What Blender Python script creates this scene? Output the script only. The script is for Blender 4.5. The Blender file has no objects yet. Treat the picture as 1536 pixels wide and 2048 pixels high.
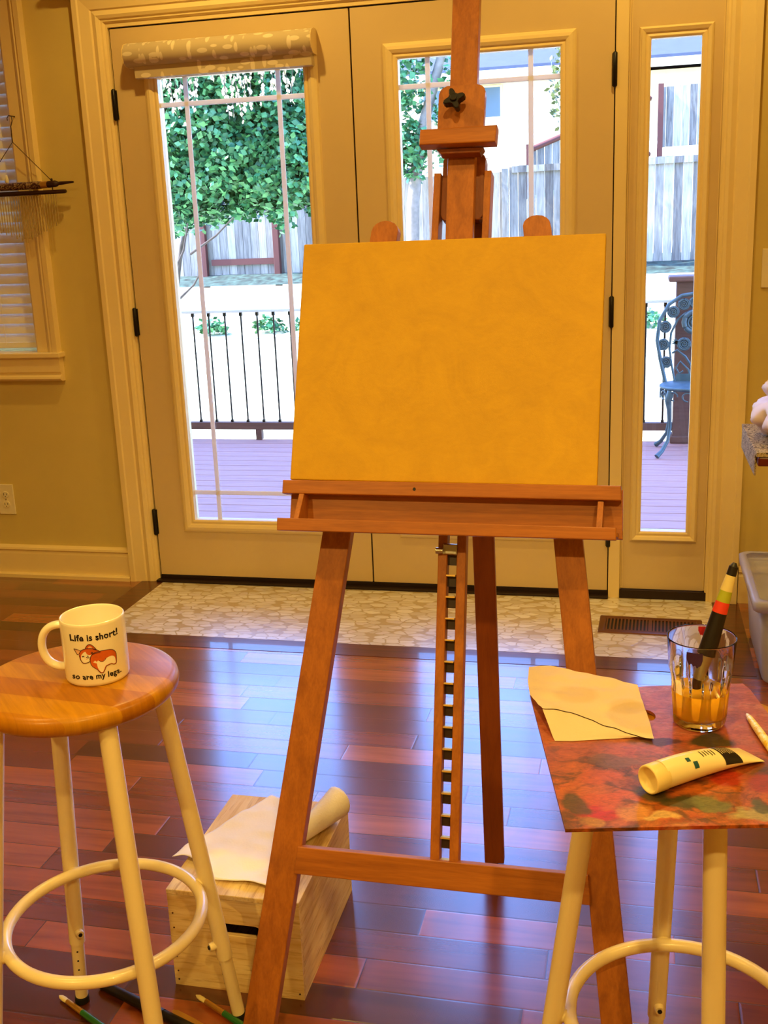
import bpy, bmesh, math, random
from mathutils import Vector, Matrix, noise
from math import sin, cos, pi, radians as R
random.seed(7)
sc = bpy.context.scene
COL = sc.collection

# ------------------------------------------------------------------ camera
F_PX = 2145.9
FW = Vector((-0.22659438, 0.94018563, -0.25437366))
RT = Vector((0.97377588, 0.22414805, -0.03896382))
UP = Vector((-0.02038413, 0.25653192, 0.96632079))
cd = bpy.data.cameras.new('camera'); cam = bpy.data.objects.new('camera', cd); COL.objects.link(cam)
m = Matrix((RT, UP, -FW)).transposed().to_4x4(); m.translation = Vector((1.8266, -3.7548, 1.3165))
cam.matrix_world = m
cd.sensor_fit = 'VERTICAL'; cd.sensor_height = 36; cd.lens = F_PX * 36 / 2048
cd.clip_start = .05; cd.clip_end = 500
sc.camera = cam
# ------------------------------------------------------------------ view, world, sun
sc.view_settings.view_transform = 'Standard'; sc.view_settings.look = 'None'
sc.view_settings.gamma = 1; sc.view_settings.use_curve_mapping = False
sc.view_settings.exposure = 0.0
LAMP_COL = (1, .66, .17)
LAMP_W = 48
SKY = 2.2
SUN = 24.0
w = bpy.data.worlds.new('sky'); sc.world = w; w.use_nodes = True
wn = w.node_tree.nodes; wl = w.node_tree.links
sky = wn.new('ShaderNodeTexSky'); sky.sky_type = 'NISHITA'; sky.sun_disc = False
sky.sun_elevation = R(42); sky.sun_rotation = R(250); sky.altitude = 100; sky.dust_density = .8
wn['Background'].inputs['Strength'].default_value = SKY
tint = wn.new('ShaderNodeMix'); tint.data_type = 'RGBA'; tint.blend_type = 'MULTIPLY'; tint.inputs[0].default_value = 1
tint.inputs[7].default_value = (.66, .84, 1.3, 1)   # the indoor white balance sees daylight as blue
wl.new(sky.outputs[0], tint.inputs[6]); wl.new(tint.outputs[2], wn['Background'].inputs[0])
sd = bpy.data.lights.new('sun', 'SUN'); sd.energy = SUN; sd.angle = R(.6); sd.color = (1, .95, .86)
so = bpy.data.objects.new('sun', sd); COL.objects.link(so)
so.rotation_euler = Vector((.86, .10, -.80)).to_track_quat('-Z', 'Y').to_euler()

# ------------------------------------------------------------------ materials
def s2l(c):
    return tuple(((v/255)/12.92 if v/255 <= .04045 else (((v/255)+.055)/1.055)**2.4) for v in c)
class NT:
    def __init__(s, name):
        s.m = bpy.data.materials.new(name); s.m.use_nodes = True
        s.t = s.m.node_tree; s.n = s.t.nodes; s.l = s.t.links
        s.b = s.n['Principled BSDF']; s.out = s.n['Material Output']
    def set(s, **k):
        for a, v in k.items():
            s.b.inputs[a.replace('_', ' ')].default_value = v
        return s
    def new(s, t, **k):
        n = s.n.new('ShaderNode' + t)
        for a, v in k.items(): setattr(n, a, v)
        return n
    def math(s, op, a, b=None, c=None, clamp=False):
        n = s.new('Math', operation=op); n.use_clamp = clamp
        for i, v in enumerate((a, b, c)):
            if v is None: continue
            if isinstance(v, (int, float)): n.inputs[i].default_value = v
            else: s.l.new(v, n.inputs[i])
        return n.outputs[0]
    def mix(s, f, a, b, bt='MIX'):
        n = s.new('Mix', data_type='RGBA', blend_type=bt)
        for i, v in ((0, f), (6, a), (7, b)):
            if isinstance(v, (int, float)): n.inputs[i].default_value = v
            elif isinstance(v, tuple): n.inputs[i].default_value = (*v[:3], 1)
            else: s.l.new(v, n.inputs[i])
        return n.outputs[2]
    def ramp(s, f, stops, interp='LINEAR'):
        n = s.new('ValToRGB'); n.color_ramp.interpolation = interp
        e = n.color_ramp.elements
        while len(e) < len(stops): e.new(.5)
        for q, (p, c) in zip(e, stops): q.position = p; q.color = (*c[:3], 1)
        s.l.new(f, n.inputs[0]); return n.outputs[0]
    def coord(s, scale=(1, 1, 1), kind='Object', rot=(0, 0, 0), loc=(0, 0, 0)):
        t = s.new('TexCoord'); mp = s.new('Mapping'); mp.inputs['Scale'].default_value = scale
        mp.inputs['Rotation'].default_value = rot; mp.inputs['Location'].default_value = loc
        s.l.new(t.outputs[kind], mp.inputs[0]); return mp.outputs[0]
    def noise(s, co, scale, detail=4, rough=.55, dist=0):
        n = s.new('TexNoise'); n.inputs['Scale'].default_value = scale; n.inputs['Detail'].default_value = detail
        n.inputs['Roughness'].default_value = rough; n.inputs['Distortion'].default_value = dist
        s.l.new(co, n.inputs['Vector']); return n.outputs[0]
    def bump(s, h, strength=.3, dist=.002):
        n = s.new('Bump'); n.inputs['Strength'].default_value = strength; n.inputs['Distance'].default_value = dist
        s.l.new(h, n.inputs['Height']); s.l.new(n.outputs[0], s.b.inputs['Normal'])
    def color(s, c): s.l.new(c, s.b.inputs['Base Color'])
def plain(name, rgb, rough=.5, metal=0, bump=0, bscale=200, var=.06, vscale=6, spec=.5, coat=0):
    t = NT(name); c = s2l(rgb)
    t.set(Roughness=rough, Metallic=metal); t.b.inputs['Specular IOR Level'].default_value = spec
    t.b.inputs['Coat Weight'].default_value = coat
    co = t.coord(); n = t.noise(co, vscale)
    t.color(t.ramp(n, [(.3, tuple(v*(1-var) for v in c)), (.7, tuple(min(1, v*(1+var)) for v in c))]))
    if bump: t.bump(t.noise(co, bscale, 2), bump, .001)
    return t.m
def wood(name, dark, light, scale=(6, 6, 60), rough=.45, axis='Z', coat=.0, spots=0):
    t = NT(name); t.set(Roughness=rough); t.b.inputs['Coat Weight'].default_value = coat
    sx = {'X': (.6, 9, 9), 'Y': (9, .6, 9), 'Z': (9, 9, .6)}[axis]
    co = t.coord(sx); a = t.noise(co, 7, 6, .6, .6); co2 = t.coord(tuple(v*5 for v in sx)); b = t.noise(co2, 9, 3)
    f = t.math('ADD', t.math('MULTIPLY', a, .72), t.math('MULTIPLY', b, .28))
    t.color(t.ramp(f, [(.34, s2l(dark)), (.62, s2l(light))])); t.bump(f, .08, .0006)
    return t.m
M = {}
M['paint'] = plain('cream trim paint', (242, 218, 156), .38, bump=.04, bscale=60, var=.02)
M['door'] = plain('cream door paint', (220, 194, 142), .45, bump=.08, bscale=350, var=.02)
_t = NT('white plastic muntin'); _t.set(Roughness=.4); _t.b.inputs['Base Color'].default_value = (*s2l((252, 248, 244)), 1)
_tl = _t.new('BsdfTranslucent'); _tl.inputs[0].default_value = (.95, .93, .9, 1); _mx = _t.new('MixShader'); _mx.inputs[0].default_value = .34
_t.l.new(_t.b.outputs[0], _mx.inputs[1]); _t.l.new(_tl.outputs[0], _mx.inputs[2]); _t.l.new(_mx.outputs[0], _t.out.inputs[0]); M['muntin'] = _t.m
M['wall'] = plain('khaki wall paint', (216, 194, 116), .85, bump=.15, bscale=260, var=.03)
M['ceil'] = plain('ceiling paint', (236, 226, 200), .9)
M['black'] = plain('black metal', (14, 8, 8), .4, .3)
M['rubber'] = plain('black rubber', (18, 16, 15), .6)
M['dark'] = plain('dark bronze threshold', (40, 22, 12), .5, .3)
M['beech'] = wood('oiled beech', (148, 82, 24), (182, 108, 36), axis='Z', rough=.42, coat=.1)
M['beechX'] = wood('oiled beech crossgrain', (148, 82, 24), (182, 108, 36), axis='X', rough=.42, coat=.1)
M['beechD'] = wood('oiled beech leg', (124, 58, 20), (146, 74, 26), axis='Z', rough=.42, coat=.1)
M['white_tube'] = plain('cream powder coat', (244, 226, 176), .28, coat=.3, var=.01)
M['brass'] = plain('brass', (226, 190, 110), .4, .8)
M['steel'] = plain('steel', (190, 188, 180), .3, 1)
M['gold'] = plain('ferrule gold', (210, 165, 80), .3, .8)
M['ceramic'] = plain('mug ceramic', (250, 240, 212), .15, coat=.4, var=.005)
M['ink'] = plain('black ink', (20, 14, 16), .4)
M['green'] = plain('green lacquer', (30, 104, 44), .25, coat=.5)
M['pine'] = None
M['cloth'] = plain('white cotton cloth', (250, 246, 250), .9, bump=.5, bscale=240, var=.02, vscale=12)
M['outlet'] = plain('ivory plastic', (238, 226, 190), .35)
M['lampglow'] = None

def floor_mat():
    t = NT('hardwood floor'); W = .083
    tc = t.new('TexCoord'); sp = t.new('SeparateXYZ'); t.l.new(tc.outputs['Object'], sp.inputs[0])
    x, y = sp.outputs[0], sp.outputs[1]
    v = t.math('DIVIDE', t.math('ADD', y, 1.425+W*40), W); row = t.math('FLOOR', v); fv = t.math('FRACT', v)
    wn1 = t.new('TexWhiteNoise', noise_dimensions='1D'); t.l.new(row, wn1.inputs['W']); r1 = wn1.outputs[0]
    u = t.math('DIVIDE', t.math('ADD', x, t.math('MULTIPLY', r1, 7.3)), t.math('ADD', t.math('MULTIPLY', r1, .45), .42))
    # break each board a little unevenly
    cid = t.math('FLOOR', u); fu = t.math('FRACT', u)
    cb = t.new('CombineXYZ'); t.l.new(cid, cb.inputs[0]); t.l.new(row, cb.inputs[1])
    wn2 = t.new('TexWhiteNoise', noise_dimensions='3D'); t.l.new(cb.outputs[0], wn2.inputs['Vector']); rc = wn2.outputs[0]
    base = t.ramp(rc, [(0, s2l((80, 34, 14))), (.3, s2l((110, 48, 20))), (.6, s2l((136, 62, 28))), (.85, s2l((164, 84, 38))), (1, s2l((192, 112, 60)))])
    # grain along x, shifted per board
    mp = t.new('CombineXYZ')
    t.l.new(t.math('ADD', t.math('MULTIPLY', x, 2.2), t.math('MULTIPLY', rc, 40)), mp.inputs[0])
    t.l.new(t.math('ADD', t.math('MULTIPLY', y, 26), t.math('MULTIPLY', rc, 17)), mp.inputs[1])
    g = t.noise(mp.outputs[0], 1.3, 6, .55, .5)
    g2 = t.noise(mp.outputs[0], 9, 3)
    col = t.mix(1, base, t.ramp(g, [(.3, (.66, .58, .54)), (.5, (.96, .94, .92)), (.7, (1.18, 1.14, 1.1))]), 'MULTIPLY')
    ex = t.math('MULTIPLY', t.math('MINIMUM', fu, t.math('SUBTRACT', 1, fu)), .5)
    ey = t.math('MULTIPLY', t.math('MINIMUM', fv, t.math('SUBTRACT', 1, fv)), W)
    e = t.math('MINIMUM', ex, ey); seam = t.math('DIVIDE', e, .0013, clamp=True)
    col = t.mix(seam, s2l((46, 18, 10)), col)
    t.color(col)
    h = t.math('ADD', t.math('MULTIPLY', t.math('DIVIDE', e, .003, clamp=True), 1.0), t.math('MULTIPLY', g2, .06))
    t.bump(h, .35, .0012)
    t.set(Roughness=.25); t.b.inputs['Coat Weight'].default_value = 1; t.b.inputs['Coat Roughness'].default_value = .17
    return t.m
M['floor'] = floor_mat()
M['border'] = wood('dark border boards', (66, 28, 16), (104, 46, 26), axis='X', rough=.28, coat=.4)
def pebble_mat():
    t = NT('pebble mosaic tile'); t.set(Roughness=.3); t.b.inputs['Coat Weight'].default_value = 1; t.b.inputs['Coat Roughness'].default_value = .25
    co = t.coord((19, 36, 1), rot=(0, 0, 0))
    nz = t.new('TexNoise'); nz.inputs['Scale'].default_value = .7; t.l.new(co, nz.inputs['Vector'])
    add = t.new('VectorMath', operation='ADD'); t.l.new(co, add.inputs[0])
    sc_ = t.new('VectorMath', operation='SCALE'); sc_.inputs['Scale'].default_value = .8; t.l.new(nz.outputs[1], sc_.inputs[0]); t.l.new(sc_.outputs[0], add.inputs[1])
    vo = t.new('TexVoronoi', voronoi_dimensions='2D', feature='DISTANCE_TO_EDGE'); t.l.new(add.outputs[0], vo.inputs['Vector']); vo.inputs['Scale'].default_value = 1
    vc = t.new('TexVoronoi', voronoi_dimensions='2D', feature='F1'); t.l.new(add.outputs[0], vc.inputs['Vector']); vc.inputs['Scale'].default_value = 1
    bw = t.new('RGBToBW'); t.l.new(vc.outputs['Color'], bw.inputs[0])
    peb = t.ramp(bw.outputs[0], [(.15, s2l((216, 206, 188))), (.4, s2l((232, 226, 214))), (.65, s2l((246, 242, 236))), (.9, s2l((224, 214, 210)))])
    mk_ = t.math('MINIMUM', vo.outputs['Distance'], t.math('MULTIPLY', t.math('SUBTRACT', .66, vc.outputs['Distance']), .55))
    mask = t.ramp(mk_, [(.02, (0, 0, 0)), (.075, (1, 1, 1))])
    t.color(t.mix(mask, s2l((196, 178, 140)), peb)); t.bump(mask, .4, .002)
    return t.m
M['pebble'] = pebble_mat()
def pine_mat(name='knotty pine', sc_=(9, .8, 9), ws=(1, .2, 1)):
    t = NT(name); t.set(Roughness=.6)
    co = t.coord(sc_); a = t.noise(co, 5, 5, .6, .5)
    wv = t.new('TexWave', wave_type='BANDS', bands_direction='DIAGONAL'); wv.inputs['Scale'].default_value = 9; wv.inputs['Distortion'].default_value = 9
    wv.inputs['Detail'].default_value = 3; wv.inputs['Detail Scale'].default_value = .7
    t.l.new(t.coord(ws), wv.inputs['Vector'])
    c = t.ramp(a, [(.3, s2l((214, 176, 112))), (.5, s2l((236, 208, 150))), (.7, s2l((246, 226, 176)))])
    fine_ = t.noise(t.coord(tuple(v*4 for v in sc_)), 5, 4, .6, .3)
    c = t.mix(t.ramp(fine_, [(.52, (0, 0, 0)), (.68, (.55, .55, .55))]), c, s2l((164, 112, 56)))
    t.color(t.mix(t.math('MULTIPLY', wv.outputs['Fac'], .22), c, s2l((190, 140, 80))))
    return t.m
M['pine'] = pine_mat()
M['pine_front'] = pine_mat('pine front boards', (.8, 9, 9), (.15, 1, 1))
def seat_mat():
    t = NT('butcher block seat'); t.set(Roughness=.38); t.b.inputs['Specular IOR Level'].default_value = .3; t.b.inputs['Coat Weight'].default_value = .12; t.b.inputs['Coat Roughness'].default_value = .2
    tc = t.coord((1, 1, 1), rot=(0, 0, R(-38))); sp = t.new('SeparateXYZ'); t.l.new(tc, sp.inputs[0])
    row = t.math('FLOOR', t.math('DIVIDE', t.math('ADD', sp.outputs[1], 1.015), .052))
    w_ = t.new('TexWhiteNoise', noise_dimensions='1D'); t.l.new(row, w_.inputs['W'])
    g = t.noise(t.coord((3, 40, 3), rot=(0, 0, R(-38))), 2.2, 6, .6, .6)
    c = t.ramp(w_.outputs[0], [(0, s2l((178, 112, 8))), (.5, s2l((188, 124, 10))), (1, s2l((204, 146, 20)))])
    t.color(t.mix(1, c, t.ramp(g, [(.3, (.78, .74, .7)), (.65, (1.08, 1.08, 1.05))]), 'MULTIPLY'))
    return t.m
M['seat'] = seat_mat()
def canvas_mat():
    t = NT('yellow ochre painted canvas'); t.set(Roughness=.55)
    co = t.coord(); a = t.noise(co, 9, 5, .6, 1.6); b = t.noise(t.coord((1, 1, 2)), 26, 4, .6, 2)
    f = t.math('ADD', t.math('MULTIPLY', a, .7), t.math('MULTIPLY', b, .3))
    t.color(t.ramp(f, [(.24, s2l((196, 150, 2))), (.5, s2l((209, 162, 3))), (.76, s2l((220, 173, 6)))]))
    h = t.math('ADD', t.noise(co, 60, 4), t.math('MULTIPLY', t.noise(co, 900, 1), .35)); t.bump(h, .25, .0015)
    return t.m
M['canvas'] = canvas_mat()
def thin_glass(name, tint=(1, 1, 1), refl=1.0):
    t = NT(name); t.n.remove(t.b)
    tr = t.new('BsdfTransparent'); tr.inputs[0].default_value = (*tint, 1)
    gl = t.new('BsdfGlossy'); gl.inputs['Roughness'].default_value = .01
    fr = t.new('Fresnel'); fr.inputs[0].default_value = 1.35
    mx = t.new('MixShader'); t.l.new(t.math('MULTIPLY', fr.outputs[0], refl), mx.inputs[0]); t.l.new(tr.outputs[0], mx.inputs[1]); t.l.new(gl.outputs[0], mx.inputs[2])
    t.l.new(mx.outputs[0], t.out.inputs[0]); return t.m
M['pane'] = thin_glass('window glass', (.97, .98, .98))
def glass(name, col=(1, 1, 1), rough=0, ior=1.45):
    t = NT(name); t.set(Roughness=rough, IOR=ior); t.b.inputs['Base Color'].default_value = (*col, 1)
    t.b.inputs['Transmission Weight'].default_value = 1; return t.m
M['tumbler'] = glass('clear glass', (1, 1, .99), ior=1.32)
def plastic_clear():
    t = NT('frosted clear plastic'); t.set(Roughness=.3); t.b.inputs['Base Color'].default_value = (*s2l((216, 218, 255)), 1)
    tr = t.new('BsdfTransparent'); tr.inputs[0].default_value = (.93, .93, .96, 1)
    mx = t.new('MixShader'); mx.inputs[0].default_value = .5
    t.l.new(tr.outputs[0], mx.inputs[1]); t.l.new(t.b.outputs[0], mx.inputs[2]); t.l.new(mx.outputs[0], t.out.inputs[0]); return t.m
M['bin'] = plastic_clear()
def blob_paint():
    t = NT('palette paint'); t.set(Roughness=.38)
    co = t.coord(); nz = t.new('TexNoise'); nz.inputs['Scale'].default_value = 16; nz.inputs['Detail'].default_value = 4; t.l.new(co, nz.inputs['Vector'])
    off = t.new('VectorMath', operation='MULTIPLY_ADD'); t.l.new(nz.outputs[1], off.inputs[0]); off.inputs[1].default_value = (.07, .07, 0); t.l.new(co, off.inputs[2])
    sub = t.new('VectorMath', operation='SUBTRACT'); t.l.new(off.outputs[0], sub.inputs[0]); sub.inputs[1].default_value = (.035, .035, 0)
    P = sub.outputs[0]
    a = t.noise(P, 13, 6, .62, .8); b = t.noise(t.coord((1, 1.6, 1), loc=(3, 1, 0)), 20, 6, .65, 1.2)
    sp = t.new('SeparateXYZ'); t.l.new(co, sp.inputs[0])
    warm = t.ramp(a, [(.25, s2l((92, 54, 30))), (.4, s2l((150, 74, 34))), (.52, s2l((206, 108, 40))), (.63, s2l((186, 72, 36))), (.78, s2l((216, 150, 96)))])
    rose = t.ramp(b, [(.3, s2l((166, 74, 50))), (.55, s2l((196, 106, 74))), (.75, s2l((216, 150, 124)))])
    back = t.math('MULTIPLY', t.math('ADD', sp.outputs[1], t.math('SUBTRACT', t.math('MULTIPLY', a, .12), .2)), 14, clamp=True)
    c = t.mix(back, warm, rose)
    dk = t.ramp(b, [(.5, (0, 0, 0)), (.6, (.75, .75, .75))])
    c = t.mix(t.math('MULTIPLY', dk, t.math('SUBTRACT', 1, back)), c, s2l((74, 50, 32)))
    def blob(c, cx, cy, r, col, sy=1, k=.9):
        d = t.new('VectorMath', operation='SUBTRACT'); t.l.new(P, d.inputs[0]); d.inputs[1].default_value = (cx, cy, 0)
        d2 = t.new('VectorMath', operation='MULTIPLY'); t.l.new(d.outputs[0], d2.inputs[0]); d2.inputs[1].default_value = (1, sy, 0)
        ln = t.new('VectorMath', operation='LENGTH'); t.l.new(d2.outputs[0], ln.inputs[0])
        f = t.math('MULTIPLY', t.math('SUBTRACT', 1, t.math('DIVIDE', ln.outputs['Value'], r)), 3, clamp=True)
        return t.mix(t.math('MULTIPLY', f, k), c, s2l(col))
    for (cx, cy, r, col, sy) in ((.035, .035, .026, (206, 22, 16), 1.2), (.075, .028, .026, (222, 148, 72), 1.6), (.05, .055, .03, (214, 96, 26), 2), (.105, .018, .02, (226, 186, 118), 2),
        (.125, .05, .03, (62, 66, 34), 2.2), (.10, .066, .024, (56, 60, 36), 1.2), (.16, .045, .028, (118, 124, 78), 2.2), (.20, .025, .032, (186, 176, 126), 2.4), (.225, .035, .02, (92, 96, 60), 2),
        (.02, .05, .016, (84, 70, 34), .6), (.115, .105, .034, (120, 84, 66), 2), (.20, .19, .036, (44, 60, 34), 1.5), (.14, .19, .03, (70, 42, 30), 2.2), (.19, .09, .03, (186, 50, 30), 1.6),
        (.05, .11, .028, (206, 96, 34), 1.4), (.025, .01, .016, (196, 140, 50), 1), (.08, .15, .04, (130, 90, 66), 2), (.24, .08, .03, (170, 56, 36), 1)):
        c = blob(c, cx, cy, r, col, sy)
    fine = t.noise(t.coord((1, 2.2, 1), rot=(0, 0, .5)), 70, 6, .7, 1.5)
    c = t.mix(1, c, t.ramp(fine, [(.3, (.40, .40, .42)), (.5, (.72, .68, .66)), (.7, (.95, .9, .86))]), 'MULTIPLY')
    t.color(c); t.bump(b, .5, .001); return t.m
M['palette'] = blob_paint()
M['liquid'] = None
t = NT('murky ochre rinse water'); t.set(Roughness=.1); t.b.inputs['Base Color'].default_value = (*s2l((244, 184, 40)), 1)
t.b.inputs['Subsurface Weight'].default_value = .35; t.b.inputs['Subsurface Radius'].default_value = (.02, .012, .004); M['liquid'] = t.m
M['purple'] = plain('dried violet paint', (60, 30, 84), .5, var=.3, vscale=60)
M['red'] = plain('dried red paint', (180, 24, 40), .5, var=.3, vscale=60)
M['towel'] = plain('paper towel', (250, 232, 186), .92, bump=.5, bscale=320, var=.03, vscale=12)
M['tube_white'] = plain('paint tube cream plastic', (248, 232, 176), .3, coat=.2, var=.01)
M['tube_cap'] = plain('tube cap cream', (244, 222, 150), .35, var=.01)
M['teal'] = plain('teal print', (22, 84, 92), .4)
M['label_green'] = plain('chartreuse label', (170, 178, 40), .5)
M['label_red'] = plain('red sticker', (224, 60, 36), .5)
M['label_cream'] = plain('cream label', (226, 208, 140), .5)
def marbled():
    t = NT('marbled yellow white lacquer'); t.set(Roughness=.3)
    t.color(t.ramp(t.noise(t.coord((1, 1, 1)), 60, 4, .6, 2), [(.4, s2l((232, 190, 30))), (.52, s2l((246, 230, 150))), (.62, s2l((250, 244, 214)))])); return t.m
M['marbled'] = marbled()
M['orange_fur'] = plain('orange print', (214, 100, 36), .35, var=.12, vscale=60)
M['white_print'] = plain('white print', (252, 244, 222), .3, var=.01)
M['pink_print'] = plain('peach print', (240, 190, 150), .3, var=.01)
M['brown_print'] = plain('dark brown print', (66, 22, 16), .4)
def shade_mat():
    t = NT('leaf pattern shade fabric'); t.set(Roughness=.85)
    vo = t.new('TexVoronoi', feature='F1'); vo.inputs['Scale'].default_value = 1; vo.inputs['Randomness'].default_value = .9
    t.l.new(t.coord((17, 17, 42), rot=(0, R(32), 0)), vo.inputs['Vector'])
    vo2 = t.new('TexVoronoi', feature='F1'); vo2.inputs['Scale'].default_value = 1
    t.l.new(t.coord((42, 17, 15), rot=(0, R(24), 0), loc=(.4, .3, .7)), vo2.inputs['Vector'])
    mn = t.math('MINIMUM', vo.outputs['Distance'], vo2.outputs['Distance'])
    t.color(t.ramp(mn, [(.30, s2l((240, 226, 196))), (.35, s2l((204, 186, 150)))])); return t.m
M['shade'] = shade_mat()
M['vent'] = plain('brown register', (104, 56, 30), .4, .3)
M['blind'] = plain('white blind slat', (240, 236, 226), .5, var=.01)
M['chime'] = plain('chime aluminium', (206, 196, 170), .25, .9)
M['darkwood'] = plain('dark stained wood', (46, 20, 16), .4)
def batik():
    t = NT('batik carved bamboo'); t.set(Roughness=.45)
    n = t.noise(t.coord((1, 1, 1.6)), 42, 3, .5, 2.6)
    t.color(t.ramp(n, [(.5, s2l((58, 22, 20))), (.545, s2l((196, 168, 120))), (.6, s2l((66, 26, 22)))])); return t.m
M['batik'] = batik()
# outdoors
M['deck'] = wood('painted redwood deck', (150, 100, 92), (172, 122, 112), axis='X', rough=.7)
M['redwood'] = wood('stained redwood rail', (84, 54, 46), (104, 70, 60), axis='X', rough=.7)
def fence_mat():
    t = NT('weathered cedar pickets with painted dapples'); t.set(Roughness=.9)
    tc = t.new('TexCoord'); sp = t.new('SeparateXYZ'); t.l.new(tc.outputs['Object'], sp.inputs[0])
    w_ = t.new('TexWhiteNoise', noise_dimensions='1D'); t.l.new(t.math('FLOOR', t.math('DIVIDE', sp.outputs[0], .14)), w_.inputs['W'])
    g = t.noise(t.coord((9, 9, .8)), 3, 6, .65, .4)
    c = t.ramp(t.math('ADD', t.math('MULTIPLY', g, .7), t.math('MULTIPLY', w_.outputs[0], .3)), [(.3, s2l((84, 80, 76))), (.5, s2l((124, 120, 112))), (.7, s2l((160, 154, 142)))])  # uneven tone: weathered wood, plus dappled sunlight put into the colour
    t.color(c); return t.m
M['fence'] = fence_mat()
M['rust'] = plain('rust red fence rail', (84, 40, 32), .8)
M['lawn'] = plain('bright dry lawn', (196, 196, 160), .95, var=.15, vscale=3)
M['soil'] = plain('bark mulch and groundcover with painted dapples', (44, 62, 54), .95, var=.95, vscale=9)  # mottled mulch tone, with the bank's dappled shade put into the colour
M['block'] = plain('concrete wall block', (212, 208, 200), .9, var=.1)
M['gravel'] = plain('pale gravel', (214, 208, 196), .95, var=.1)
def leaf(name, a, b):
    t = NT(name); t.set(Roughness=.45)
    oi = t.noise(t.coord(), 3.5, 4, .7)
    w_ = t.new('TexWhiteNoise', noise_dimensions='3D'); g = t.new('NewGeometry')
    t.l.new(g.outputs['Random Per Island'], w_.inputs['Vector'])
    f = t.math('ADD', t.math('MULTIPLY', oi, .5), t.math('MULTIPLY', g.outputs['Random Per Island'], .5))
    t.color(t.ramp(f, [(.25, s2l(a)), (.75, s2l(b))])); return t.m
M['leaf'] = leaf('bush leaves', (22, 80, 46), (84, 146, 88))
M['leaf2'] = leaf('tree leaves', (56, 72, 28), (110, 116, 54))
M['needle'] = leaf('pale hanging needles', (196, 180, 140), (228, 214, 180))
M['bark'] = plain('grey bark', (66, 56, 50), .9, var=.3, vscale=12)
M['birch'] = plain('pale bark', (130, 120, 108), .85, var=.25, vscale=10)
M['roof'] = plain('slate blue roof', (56, 62, 78), .9, var=.1)
M['siding'] = plain('house siding', (222, 204, 160), .9)
M['verdigris'] = plain('verdigris cast metal', (62, 84, 94), .5, .3, var=.25, vscale=25)
M['house_glass'] = plain('far window glass', (70, 88, 104), .1)

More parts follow.
